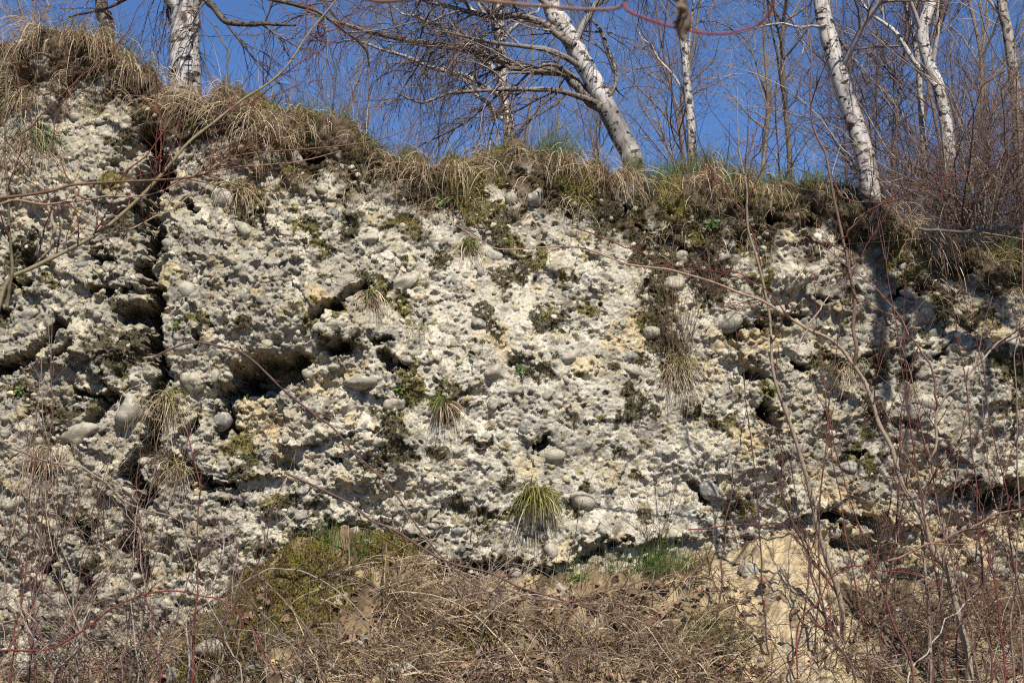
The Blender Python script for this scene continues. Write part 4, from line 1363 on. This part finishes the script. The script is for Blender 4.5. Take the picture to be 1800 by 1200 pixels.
# thicket shrubs on the slope at the far right
def shrub_kind(h, n0, seed, pal, n=(90, 330, 900, 1100), spread=0.45, lean=0.5, rad=0.008):
    global RNG
    RNG = np.random.default_rng(seed)
    root = empty("shrub", (0, 0, -60))
    p0 = np.stack([rnd(n0, spread * 0.4), rnd(n0, spread * 0.4), np.full(n0, -60.05)], 1)
    d = unit(np.stack([rnd(n0, lean), rnd(n0, lean), np.ones(n0)], 1))
    out = [p0]
    L = h * (0.6 + 0.5 * RNG.random(n0))
    for _ in range(9):
        out.append(out[-1] + d * (L / 9)[:, None])
        d = unit(d + rnd((n0, 3), 0.22) + np.array([0, 0, -0.02]))
    A = np.stack(out, 1)
    Ar = (rad * (0.6 + 0.8 * RNG.random(n0)))[:, None] * np.linspace(1, 0.3, 10)[None]
    B, Br = grow(A, Ar, n[0], 0.25, 0.8, 1.0, -0.02, 0.25, 6, 0.006, 0.6, 0.1, 0.35, 0.1)
    C_, Cr = grow(B, Br, n[1], 0.12, 0.4, 1.1, 0.0, 0.25, 5, 0.004, 0.7, 0.1, 0.5)
    E, Er = grow(C_, Cr, n[2], 0.06, 0.25, 0.8, 0.0, 0.2, 3, 0.003, 0.8, 0.1, 0.6)
    strand_obj("stems", A, Ar, pal, root, 5, M_WOOD, kind="stuff")
    strand_obj("branches", B, Br, pal, root, 3, kind="stuff")
    tg_ = strand_obj("twigs", C_, Cr, pal, root, 3, kind="stuff")
    strand_obj("twig_tips", E, Er, pal, tg_, 3, kind="stuff")
    return root


sk = [shrub_kind(2.6, 12, 61, TW_RED + TW_GREY), shrub_kind(2.1, 10, 62, TW_RED + [(0.13, 0.04, 0.04)]), shrub_kind(3.0, 10, 63, TW_GREY + TW_RED)]
RNG = np.random.default_rng(78)
for px, back, kd, sc in [(1720, 0.7, 0, 0.9), (1770, 0.6, 1, 1.0), (1800, 0.9, 2, 1.0), (1840, 0.6, 0, 1.1), (1880, 1.2, 1, 1.2), (1690, 1.2, 1, 0.9), (1750, 1.4, 2, 1.0), (1650, 1.6, 0, 0.7),
                         (1790, 2.2, 0, 1.2), (1720, 2.4, 1, 1.2), (1570, 2.2, 1, 0.55), (1600, 2.8, 0, 0.6), (1440, 2.4, 0, 0.5), (1390, 2.6, 1, 0.5), (1320, 3.0, 0, 0.5), (1930, 1.0, 2, 1.2),
                         (1810, 1.8, 1, 1.3), (1680, 0.9, 1, 0.8), (1705, 1.6, 1, 1.2), (1765, 1.2, 1, 1.4), (1630, 2.0, 1, 0.8), (1540, 2.6, 1, 0.7), (1740, 1.0, 0, 1.0), (1270, 3.0, 1, 0.45), (1160, 3.6, 0, 0.4), (640, 3.0, 1, 0.35), (540, 3.4, 0, 0.35)]:
    p = plateau_at(px, back)
    thick = px > 1500
    copy_thing(sk[kd], tuple(p - (0, 0, 0.05)), RNG.random() * 6.28, sc,
               label="dense leafless shrub of the thicket along the sloping cliff edge" if thick else "low leafless shrub just behind the grassy cliff edge",
               category="shrub", group="thicket shrubs" if thick else "low shrubs behind the edge")
for kd in sk:
    for ch in list(kd.children_recursive):
        bpy.data.objects.remove(ch)
    bpy.data.objects.remove(kd)

# ------------------------------------------------------------------ saplings and stems in front of the face
def px_line(pts, Y0, Y1=None):
    Y1 = Y0 if Y1 is None else Y1
    m = max(1, len(pts) - 1)
    return [at(px, py, Y0 + (Y1 - Y0) * i / m) for i, (px, py) in enumerate(pts)]


GREYBROWN = (0.230, 0.185, 0.135)
OLIVE = (0.170, 0.145, 0.085)


def sapling(name, label, category, stems, Y, sides=(0, 0), pal=TW_DOG, group=None, side_len=(0.25, 0.8), foot=True):
    """stems: (pixels, Y0, Y1, px width at start, at end, colour). The first stem is carried down into the ground."""
    px, py = stems[0][0][0]
    p = at(px, py, stems[0][1])
    base = np.array([p[0], p[1], float(ground_z(p[0], p[1])) - 0.06]) if foot else p
    props = dict(label=label, category=category)
    if group:
        props["group"] = group
    root = empty(name, tuple(base), **props)
    lines = []
    for i, (pl, y0, y1, w0, w1, col) in enumerate(stems):
        pts = px_line(pl, y0, y1)
        if i == 0 and foot:
            pts = [base] + pts
        sc = (y0 + y1) / 2 / FPX * 0.5
        _, P, r = line_obj("stem", pts, [w0 * 0.85 * sc, (w0 + w1) * 0.40 * sc, w1 * 0.7 * sc], root, M_WOOD if max(col) > 0.15 and col[0] < 2.2 * col[1] else M_TWIG, col, S=8, n=60, knob=0.10, kink=0.0011 * (y0 if y0 > 4 else 0.3))
        lines.append((P, r))
    if sides[0]:
        LP, LR = stack(lines, 16)
        B, Br = grow(LP, LR, sides[0], side_len[0], side_len[1], 0.7, 0.0, 0.09, 8, 0.004, 0.6, 0.25, 0.35, 0.1)
        strand_obj("side_shoots", B, Br, pal, root, 4, kind="stuff")
        if sides[1]:
            C_, Cr = grow(B, Br, sides[1], 0.06, 0.3, 0.8, 0.0, 0.12, 5, 0.0025, 0.8, 0.15, 0.5, 0.1)
            tg_ = strand_obj("twigs", C_, Cr, pal, root, 3, kind="stuff")
            # buds at the tips
            tip, dr = C_[:, -1], unit(C_[:, -1] - C_[:, -2])
            bP = np.stack([tip, tip + dr * 0.006, tip + dr * 0.013], 1)
            strand_obj("buds", bP, np.array([[0.0015, 0.0028, 0.0006]]) * np.ones((len(tip), 1)), [(0.140, 0.090, 0.060), (0.200, 0.140, 0.080)], tg_, 4, kind="stuff")
    return root


sapling("sapling", "slender bare sapling rising from the sand slope, bent at mid height", "sapling",
        [([(1480, 1062), (1455, 980), (1440, 930), (1418, 850), (1400, 780), (1380, 720), (1364, 690), (1357, 640), (1352, 560), (1338, 480), (1318, 400), (1308, 330), (1300, 250), (1296, 150)], 10.25, 9.9, 12, 3, GREYBROWN),
         ([(1350, 540), (1320, 400), (1270, 330), (1215, 260)], 10.1, 9.8, 4, 2, (0.124, 0.048, 0.035)), ([(1312, 330), (1330, 270), (1380, 200), (1410, 130)], 9.95, 9.8, 3.5, 1.5, (0.099, 0.048, 0.035))], 10.2, (18, 90))
sapling("sapling", "tallest forked sapling with smooth brown stem and long sideways branch", "sapling",
        [([(1705, 1170), (1685, 1090), (1662, 1000), (1655, 985), (1622, 920), (1600, 880), (1568, 800), (1545, 735), (1520, 680), (1500, 640)], 9.9, 10.0, 15, 9, GREYBROWN),
         ([(1501, 642), (1503, 600), (1498, 540), (1490, 470), (1478, 420), (1465, 350), (1450, 290), (1432, 230), (1428, 150), (1420, 60), (1415, -30)], 10.0, 9.7, 9, 3, (0.160, 0.100, 0.075)),
         ([(1499, 640), (1480, 610), (1440, 585), (1390, 560), (1330, 525), (1280, 502), (1200, 482), (1110, 462), (1010, 436), (900, 440), (850, 428), (800, 395)], 10.0, 9.7, 8, 2, (0.270, 0.190, 0.140)),
         ([(1390, 560), (1330, 500), (1260, 475), (1180, 470), (1090, 455)], 9.9, 9.8, 3, 1.5, (0.124, 0.040, 0.035)),
         ([(1478, 420), (1500, 400), (1530, 365), (1580, 350), (1640, 325), (1720, 290), (1800, 265)], 9.85, 9.5, 4.5, 2.5, (0.124, 0.044, 0.035)),
         ([(1450, 290), (1490, 350), (1540, 352), (1590, 335), (1650, 318), (1740, 300)], 9.85, 9.6, 3, 2, (0.136, 0.048, 0.038))], 10.0, (36, 190))
sapling("sapling", "thin double sapling stem springing from the side of the thick one", "sapling",
        [([(1624, 915), (1630, 860), (1640, 780), (1650, 712)], 9.98, 9.95, 7, 6, GREYBROWN),
         ([(1650, 714), (1640, 670), (1620, 620), (1600, 588), (1560, 535), (1525, 495), (1480, 460), (1440, 430)], 9.95, 9.8, 5, 2, (0.160, 0.090, 0.070)),
         ([(1651, 714), (1680, 680), (1720, 640), (1760, 600), (1810, 555), (1880, 500)], 9.95, 9.7, 6, 4, (0.300, 0.240, 0.200)),
         ([(1400, 620), (1430, 560), (1460, 500), (1478, 440)], 9.8, 9.85, 4, 2, (0.300, 0.220, 0.180))], 9.95, (22, 110))
# bare shrub reaching in at the left, close to the viewer
sapling("dogwood_shrub", "bare shrub reaching into the picture, with red young shoots and grey green branches", "shrub",
        [([(-40, 640), (-5, 560), (18, 492), (60, 468), (130, 432), (190, 395), (255, 338), (300, 285), (335, 245), (385, 208), (430, 172), (470, 145), (510, 105), (545, 60), (590, 10), (610, -30)], 7.2, 7.6, 11, 4, OLIVE),
         ([(-60, 365), (0, 350), (80, 334), (130, 320), (200, 317), (330, 312), (380, 295), (430, 275), (520, 265), (600, 255), (680, 240), (740, 215)], 7.0, 7.5, 7, 2, (0.124, 0.072, 0.042)),
         ([(-60, 375), (15, 358), (100, 352), (200, 345), (270, 340), (330, 315), (400, 300), (520, 285), (600, 265)], 7.1, 7.4, 6, 2, (0.220, 0.140, 0.100)),
         ([(12, 540), (22, 480), (17, 380), (10, 260), (8, 200), (15, 120)], 7.2, 7.1, 8, 4, (0.120, 0.100, 0.060)),
         ([(0, 500), (40, 480), (90, 442), (140, 408), (210, 408), (270, 385), (330, 350), (370, 330)], 7.3, 7.4, 5, 2.5, (0.240, 0.200, 0.140)),
         ([(92, 440), (90, 380), (80, 340), (50, 300), (15, 250)], 7.3, 7.2, 8, 3, (0.270, 0.220, 0.160)),
         ([(30, 240), (80, 200), (120, 150), (160, 125), (195, 95), (230, 40), (255, 0)], 7.0, 7.3, 4, 2, (0.087, 0.044, 0.035)),
         ([(405, 180), (402, 140), (395, 80), (370, 40), (350, 20)], 7.5, 7.6, 5, 2.5, (0.120, 0.090, 0.070)),
         ([(190, 330), (230, 295), (290, 230), (270, 190), (245, 160)], 7.3, 7.2, 4, 2, (0.124, 0.056, 0.035)),
         ([(150, 350), (130, 330), (110, 290), (95, 230), (110, 180), (150, 140), (200, 90)], 7.1, 7.3, 4, 2, (0.105, 0.048, 0.035)),
         ([(545, 60), (560, 70), (600, 40), (640, 0)], 7.6, 7.6, 3, 2, (0.136, 0.040, 0.035)), ([(470, 145), (530, 110), (560, 90), (620, 50)], 7.5, 7.6, 3, 1.5, (0.124, 0.040, 0.035))],
        7.2, (80, 380), side_len=(0.15, 0.6))
# red shoot hanging in from a bush above the viewer, out of focus
top = sapling("overhanging_twig", "blurred red twig hanging in from above with a curled dead leaf", "twig",
              [([(560, -50), (650, 0), (770, -6), (880, 4), (960, 12), (1030, 17), (1085, 14), (1102, -6), (1120, -40)], 2.4, 2.3, 9, 8, (0.186, 0.104, 0.070)),
               ([(1096, 6), (1105, 20), (1150, 38), (1200, 52), (1250, 60), (1300, 56), (1335, 42), (1355, 15), (1362, -30)], 2.3, 2.2, 7, 5, (0.186, 0.048, 0.042))], 2.3, foot=False)
g = G()
n, m = 14, 7
c0 = at(1203, -2, 2.25)
for ang, ln, wd in ((0.4, 0.062, 0.0095), (2.3, 0.046, 0.0085)):
    t, u = np.meshgrid(np.linspace(0, 1, n), np.linspace(-1, 1, m), indexing="ij")
    wv = wd * np.sin(np.clip(t * 0.93 + 0.06, 0, 1) * math.pi) * (1 + 0.30 * np.sin(t * 19 + u * 3 + ang)) + 0.0015
    roll = 2.3 * u + 0.9 * np.sin(t * 6 + ang)
    xx_ = wv * np.sin(roll) + 0.004 * np.sin(t * 5 + ang) + 0.006 * t
    yy_ = wv * (1 - np.cos(roll)) * 0.9 + 0.004 * np.sin(t * 9)
    V = np.stack([c0[0] + xx_ * math.cos(ang) - yy_ * math.sin(ang), c0[1] + xx_ * math.sin(ang) + yy_ * math.cos(ang), c0[2] - ln * t + 0.004 * u * np.sin(t * 8)], -1)
    ii = np.arange(n * m).reshape(n, m)
    cc = np.array([0.17, 0.125, 0.085]) * (0.55 + 0.6 * RNG.random((n * m, 1)))
    g.add(V, np.stack([ii[:-1, :-1], ii[:-1, 1:], ii[1:, 1:], ii[1:, :-1]], -1).reshape(-1, 4), cc)
sP = np.stack([at(1195, 47, 2.24), at(1203, 20, 2.245), c0])[None]
v, f, bk = tubes(smooth_line(sP[0], 8)[None], np.full((1, 8), 0.0009), 5)
g.add(v, f, (0.14, 0.08, 0.06), bk)
g.obj("dead_leaf", M_LEAF, top)

# red and purple canes
CANES = [("red cane standing upright before the cracked rock", [(330, 1230), (338, 1150), (345, 1080), (350, 980), (348, 880), (342, 820), (335, 780), (330, 740)], 9.6, 4.5, 2, (0.149, 0.040, 0.035)),
         ("red cane arching low across the tangle from the dark corner", [(-60, 1150), (0, 1145), (80, 1140), (150, 1105), (200, 1065), (280, 1040), (350, 1042), (400, 1060), (450, 1120), (490, 1190)], 9.3, 5, 3, (0.161, 0.040, 0.035)),
         ("long grey brown cane sloping down past the shaggy tuft", [(30, 790), (80, 808), (140, 822), (180, 845), (230, 880), (290, 905), (340, 930), (420, 980), (520, 1080), (640, 1230)], 9.9, 5, 3, (0.200, 0.150, 0.120)),
         ("purple bramble cane arching from the crack over the cave", [(268, 629), (300, 612), (350, 605), (400, 615), (450, 640), (500, 685), (540, 715), (590, 760), (640, 810), (700, 880), (760, 960), (820, 1020), (900, 1060)], 10.3, 5, 4, (0.100, 0.062, 0.056)),
         ("pale grey cane bowed over the mossy mound", [(340, 1090), (400, 1040), (450, 1008), (500, 1000), (560, 1012), (620, 1060), (680, 1130)], 9.9, 4, 3, (0.24, 0.20, 0.17)),
         ("long purple cane lying across the foot of the rock", [(500, 830), (600, 880), (680, 920), (760, 975), (860, 1010), (960, 1050), (1080, 1090), (1150, 1150), (1220, 1230)], 10.2, 5, 4, (0.115, 0.072, 0.062)),
         ("arched purple cane in the middle of the dry slope", [(720, 1190), (760, 1110), (800, 1060), (860, 1038), (930, 1045), (1000, 1058), (1100, 1070), (1180, 1105)], 10.0, 4.5, 3, (0.15, 0.10, 0.085)),
         ("bowed cane with thorny side twigs before the litter", [(840, 1230), (850, 1180), (890, 1150), (960, 1148), (1010, 1170), (1050, 1230)], 9.8, 5, 3, (0.12, 0.078, 0.068)),
         ("pale dead stalk leaning against the dark bramble tangle", [(1600, 1190), (1640, 1130), (1690, 1065), (1735, 1022)], 9.7, 4, 2.5, (0.330, 0.290, 0.264)),
         ("upright dark red cane at the edge of the bramble tangle", [(1770, 1230), (1760, 1120), (1745, 1020), (1733, 960), (1725, 900), (1715, 850)], 9.6, 5, 2.5, (0.118, 0.032, 0.032)),
         ("thin red sucker crossing low beside the bent sapling", [(1210, 930), (1300, 925), (1370, 925), (1420, 960), (1450, 1000), (1480, 1060)], 10.2, 3, 2, (0.124, 0.040, 0.035)),
         ("dark red shoot rising before the crumbling undercut", [(1478, 1060), (1440, 1000), (1410, 950), (1385, 890), (1372, 850), (1375, 800), (1365, 760)], 10.25, 5, 2, (0.093, 0.040, 0.035)),
         ("pale dead stalk hanging beside the thick sapling", [(1612, 910), (1590, 915), (1575, 950), (1570, 990)], 9.9, 4, 2, (0.304, 0.251, 0.231)),
         ("pale upright dead stalk before the vertical crack", [(242, 1190), (236, 1100), (236, 980), (238, 900), (236, 860)], 9.7, 4, 2, (0.277, 0.251, 0.218)),
         ("thin white stalk curving before the pale rock", [(330, 1100), (365, 1040), (385, 1000), (395, 950), (385, 915)], 9.8, 3.5, 2.5, (0.330, 0.304, 0.277)),
         ("long grey stem slanting across the dark corner", [(0, 1060), (60, 1120), (110, 1170), (140, 1230)], 9.3, 6, 4, (0.24, 0.205, 0.18)),
         ("reddish cane crossing the right end of the tangle", [(1560, 985), (1620, 960), (1700, 930), (1760, 905), (1860, 880)], 9.5, 5, 4, (0.170, 0.100, 0.080)),
         ("arching red cane above the sandy hollow", [(1400, 1100), (1440, 1050), (1480, 1000), (1560, 1002), (1640, 1020), (1720, 1060)], 9.9, 3.5, 2.5, (0.136, 0.040, 0.035)),
         ("red shoot crossing the sunny face from the sod", [(1010, 400), (1090, 430), (1180, 470), (1210, 480)], 10.6, 3, 2, (0.124, 0.040, 0.035))]
for lab, pl, Y, w0, w1, col in CANES:
    sapling("cane", lab, "cane", [(pl, Y, Y + 0.1, w0, w1, col)], Y, (9, 26), TW_DOG + TW_RED, "single canes and stalks", (0.08, 0.3), foot=pl[0][1] > 1000)

# thin shoots of the same bushes, standing before the face
def shoots(spots, label, group, pal, name, side=(9, 34)):
    for px, py, top, lean, Y in spots:
        n = 7
        t = np.linspace(0, 1, n)
        hgt = py - top
        pl = [(px + lean * tt + 14 * math.sin(tt * 4 + px) * tt, py - hgt * tt) for tt in t]
        col = pal[RNG.integers(len(pal))]
        sapling(name, label, "shoot", [(pl, Y, Y + RNG.uniform(-0.2, 0.3), RNG.uniform(3.5, 5.5), 1.8, col)], Y, side, list(pal), group, (0.12, 0.55))


shoots([(1350, 1130, 560, -60, 10.2), (1430, 1150, 420, 50, 10.0), (1530, 1160, 480, -110, 9.9), (1570, 1150, 330, 20, 10.1), (1630, 1160, 520, 110, 9.8), (1660, 1180, 260, -120, 9.9),
        (1740, 1170, 420, -80, 9.7), (1780, 1170, 350, 30, 9.6), (1810, 1150, 300, -150, 9.8), (1600, 1170, 650, -190, 9.7), (1700, 1190, 600, 120, 9.5), (1490, 1170, 600, 140, 10.0),
        (1840, 1150, 540, -60, 9.4), (1390, 1180, 700, 90, 9.9), (1760, 1190, 700, -200, 9.4), (1450, 1100, 760, -90, 10.2), (1550, 1120, 700, 60, 10.2), (1680, 1130, 780, 90, 10.0), (1720, 1150, 560, -160, 9.8), (1800, 1120, 640, -90, 9.7), (1500, 1190, 820, -150, 9.7), (1640, 1180, 850, 160, 9.6), (1260, 1120, 720, 40, 10.3)],
       "thin dark red shoot standing among the saplings", "red shoots among the saplings", [(0.10, 0.045, 0.038), (0.13, 0.055, 0.045), (0.16, 0.11, 0.085), (0.085, 0.05, 0.042)], "dogwood_shoot")
shoots([(20, 1190, 700, 60, 9.6), (60, 1180, 850, -40, 9.4), (110, 1200, 760, 90, 9.7), (160, 1190, 900, -70, 9.5), (210, 1200, 820, 60, 9.8), (260, 1190, 930, 120, 9.6), (300, 1200, 880, -90, 9.7),
        (380, 1200, 960, 60, 9.7), (430, 1200, 900, -120, 9.6), (-20, 1180, 620, 90, 9.3), (90, 1210, 930, 150, 9.3), (180, 1210, 980, -140, 9.4), (330, 1210, 990, 130, 9.5), (500, 1210, 1000, 90, 9.7), (30, 1210, 960, 170, 9.2), (140, 1200, 640, -60, 9.8), (50, 1190, 560, 50, 9.6), (280, 1200, 760, -50, 9.9), (400, 1200, 820, 90, 9.9), (230, 1200, 700, 110, 9.8), (-10, 1200, 800, 200, 9.3), (350, 1210, 930, -180, 9.5), (480, 1200, 930, -70, 9.8), (560, 1210, 1020, -130, 9.7), (100, 1210, 870, -110, 9.2)],
       "thin grey brown stem standing in the tangle under the cracked rock", "stems in the tangle", [(0.15, 0.105, 0.085), (0.20, 0.16, 0.125), (0.11, 0.07, 0.06), (0.27, 0.225, 0.18), (0.12, 0.05, 0.045)], "bramble_shoot", (11, 36))

# dead lichen-covered branch lying across the edge at the right
sapling("fallen_branch", "blackish dead branch lying level across the sloping edge", "branch",
        [([(1615, 402), (1660, 405), (1720, 408), (1760, 402), (1810, 400), (1880, 396)], 10.95, 10.9, 7, 9, (0.10, 0.09, 0.085))], 10.9, foot=False)


# bramble tangles along the foot of the cliff
def bramble_kind(seed, pal, n0=14, h=0.5, n=(42, 80), dense=1.0):
    global RNG
    RNG = np.random.default_rng(seed)
    root = empty("bramble", (0, 0, -60))
    p0 = np.stack([rnd(n0, 0.22), rnd(n0, 0.12), np.full(n0, -60.03)], 1)
    d = unit(np.stack([rnd(n0, 0.9), rnd(n0, 0.5) - 0.15, 0.9 + 0 * rnd(n0, 1)], 1))
    L = 0.6 + 0.9 * RNG.random(n0)
    out = [p0]
    for _ in range(11):
        q = out[-1] + d * (L / 11)[:, None]
        q[:, 2] = np.maximum(q[:, 2], -59.97 - 0.25 * np.abs(q[:, 1]))
        out.append(q)
        d = unit(d + rnd((n0, 3), 0.10) + np.array([0, 0, -0.16 / h * 0.5]))
    A = np.stack(out, 1)
    Ar = (0.0018 + 0.0034 * RNG.random(n0) ** 2)[:, None] * np.linspace(1, 0.4, 12)[None]
    B, Br = grow(A, Ar, n[0], 0.12, 0.5, 0.8, 0.05, 0.16, 6, 0.0026, 0.8, 0.1, 0.45)
    C_, Cr = grow(B, Br, n[1], 0.05, 0.2, 0.8, 0.05, 0.2, 4, 0.002, 0.8, 0.1, 0.5)
    strand_obj("canes", A, Ar, pal, root, 5, kind="stuff")
    strand_obj("side_twigs", B, Br, pal, root, 3, kind="stuff")
    strand_obj("thorn_twigs", C_, Cr, pal, root, 3, kind="stuff")
    return root


PURP = [(0.40, 0.33, 0.25), (0.12, 0.08, 0.07), (0.17, 0.12, 0.10), (0.09, 0.06, 0.055), (0.26, 0.21, 0.17), (0.36, 0.30, 0.24), (0.30, 0.24, 0.18)]
REDB = [(0.10, 0.042, 0.036), (0.13, 0.06, 0.05), (0.09, 0.055, 0.045), (0.22, 0.16, 0.13), (0.30, 0.24, 0.19), (0.07, 0.04, 0.036)]
bk_ = [bramble_kind(71, PURP), bramble_kind(72, REDB), bramble_kind(73, PURP + [(0.40, 0.33, 0.28)], 11, 0.7, (30, 70)), bramble_kind(74, REDB + PURP, 20, 0.4, (80, 180))]
RNG = np.random.default_rng(79)
SPOTS = [(10, 1180, 3), (60, 1150, 3), (110, 1170, 0), (190, 1190, 3), (200, 1150, 2), (270, 1170, 3), (370, 1170, 0), (460, 1190, 2), (760, 1190, 0), (930, 1160, 2), (1100, 1190, 2), (900, 1080, 0), (1080, 1110, 2), (1340, 1190, 1), (1450, 1180, 3), (1510, 1110, 1), (1710, 1170, 3), (1760, 1140, 3), (20, 1130, 0), (80, 1190, 3), (150, 1140, 2), (240, 1190, 0), (40, 1070, 2), (330, 1190, 2), (420, 1210, 0), (130, 1090, 0), (560, 1215, 0), (690, 1210, 2),
         (810, 1060, 0), (860, 1060, 0), (880, 1190, 3), (980, 1200, 0), (1060, 1170, 0), (1150, 1210, 0), (1290, 1200, 1), (1400, 1200, 1), (1470, 1140, 1), (1540, 1180, 3), (1560, 1110, 1),
         (1620, 1150, 3), (1660, 1100, 3), (1680, 1180, 3), (1730, 1120, 3), (1750, 1070, 1), (1790, 1180, 3), (1800, 1090, 3), (1840, 1130, 1), (-60, 1100, 3), (1880, 1100, 3), (1600, 1070, 1)]
for px, py, kd in SPOTS:
    p = ground_hit(np.array([float(px)]), np.array([float(py)]))[0]
    where = "left" if px < 480 else ("mid" if px < 1250 else "right")
    lab = {"left": "thorny grey purple bramble bush under the cracked rock", "mid": "low purple bramble bush among the straw grass below the pale face",
           "right": "dark red bramble bush around the sapling bases"}[where]
    copy_thing(bk_[kd], tuple(p), RNG.random() * 6.28 if kd != 9 else 0, RNG.uniform(0.65, 1.05), label=lab, category="bramble", group={"left": "brambles under the cracked rock", "mid": "brambles in the straw", "right": "brambles around the saplings"}[where])
for kd in bk_:
    for ch in list(kd.children_recursive):
        bpy.data.objects.remove(ch)
    bpy.data.objects.remove(kd)


# dry herb stems standing or hanging on the face
def dry_herb(px, py, n, h, label, pal=((0.16, 0.11, 0.075), (0.22, 0.16, 0.11), (0.11, 0.075, 0.055)), lat=0.25, up=1.0, sub=2):
    x, z = on_face(px, py)
    root = empty("dry_herb", (x, float(face_y(x, z)), z), label=label, category="dry herb", group="dry herbs on the rock face")
    p0 = np.stack([x + rnd(n, 0.05), np.zeros(n), z + rnd(n, 0.04)], 1)
    p0[:, 1] = face_y(p0[:, 0], p0[:, 2])
    d0 = np.stack([rnd(n, lat), -0.25 + rnd(n, 0.12), np.full(n, up) + rnd(n, 0.2)], 1)
    P = curved(p0, d0, h * (0.5 + 0.6 * RNG.random(n)), 8, 0.02, 0.06)
    R_ = (0.0016 + 0.0012 * RNG.random(n))[:, None] * np.linspace(1, 0.4, 8)[None]
    strand_obj("stems", P, R_, pal, root, 4, kind="stuff")
    B, Br = grow(P, R_, n * sub, 0.05, 0.2, 0.7, 0.02, 0.12, 5, 0.0014, 0.8, 0.3, 0.6)
    strand_obj("side_stems", B, Br, pal, root, 3, kind="stuff")


dry_herb(1190, 640, 46, 0.75, "brown dry herb stems standing thickly on the shaded ledge")
dry_herb(1250, 520, 26, 0.45, "dark dry stems tangled with the hanging creeper")
dry_herb(1150, 990, 22, 0.8, "thin dry herb with branching stems above the young grass")
dry_herb(1320, 1010, 14, 0.6, "sparse dry stems beside the dark root line on the sand")
dry_herb(835, 960, 6, 0.5, "single dark dry weed beside the sedge tuft")
dry_herb(700, 940, 8, 0.45, "two or three brown dry weeds above the mossy mound")
dry_herb(1560, 1000, 12, 0.7, "wispy dry stems before the crumbling undercut")
dry_herb(80, 990, 30, 0.8, "rank dry stems in the shaded corner of the rock")
dry_herb(180, 960, 24, 0.6, "dry stalks leaning beside the dark hollows")


# tall bare tree standing behind the viewer to the right: its shadow lies over the right end of the face
def shade_tree():
    def sh(px, py, t):
        x, z = on_face(px, py)
        return np.array([x, CLY + LEAN * (z - CLZ) - 0.1, z]) + SUN_DIR * t
    root_p = np.array([6.2, 8.5, float(ground_z(6.2, 8.5))])
    root = empty("bare_tree", tuple(root_p), label="tall bare tree casting its branch shadows on the rock", category="tree")
    tr = [root_p - (0, 0, 0.2), root_p + (0.1, 0.2, 2.5), root_p + (0.0, 0.4, 5.0), root_p + (-0.1, 0.3, 7.6), root_p + (-0.2, 0.2, 9.6), root_p + (-0.2, 0.3, 11.5)]
    _, P, r = line_obj("trunk", tr, [0.17, 0.14, 0.10, 0.03], root, M_WOOD, (0.18, 0.15, 0.12), S=12, n=40)
    hub = tr[3]
    lines = []
    for tgt, w in [([(1515, 280, 5.2), (1530, 360, 5.0), (1545, 440, 4.8), (1555, 500, 4.7), (1545, 580, 4.6), (1555, 700, 4.5)], 0.095),
                   ([(1552, 495, 4.7), (1600, 510, 4.7), (1650, 550, 4.6), (1700, 605, 4.5), (1800, 640, 4.4)], 0.09),
                   ([(1655, 400, 5.0), (1690, 460, 4.9), (1740, 500, 4.8), (1770, 560, 4.7)], 0.09),
                   ([(1582, 520, 4.7), (1590, 620, 4.6), (1588, 760, 4.5), (1580, 900, 4.4)], 0.025), ([(1730, 620, 4.5), (1715, 720, 4.4), (1680, 860, 4.3)], 0.025),
                   ([(1543, 435, 4.85), (1450, 380, 5.1), (1400, 310, 5.2)], 0.04)]:
        pts = [sh(*a) for a in tgt]
        if w > 0.091 or tgt[0][0] == 1655:
            pts = [hub] + pts
        _, LP, lr = line_obj("limb", pts, [w, w * 0.8, w * 0.4], root, M_WOOD, (0.16, 0.13, 0.11), S=8, n=24)
        lines.append((LP, lr))
    LP, LR = stack(lines)
    B, Br = grow(LP, LR, 40, 0.3, 1.0, 0.8, 0.0, 0.14, 6, 0.012, 0.5, 0.1, 0.3)
    C_, Cr = grow(B, Br, 200, 0.2, 0.6, 0.8, 0.0, 0.15, 5, 0.005, 0.6, 0.1, 0.5)
    strand_obj("branches", B, Br, TW_GREY, root, 4, kind="stuff")
    strand_obj("twigs", C_, Cr, TW_GREY, root, 3, kind="stuff")


shade_tree()
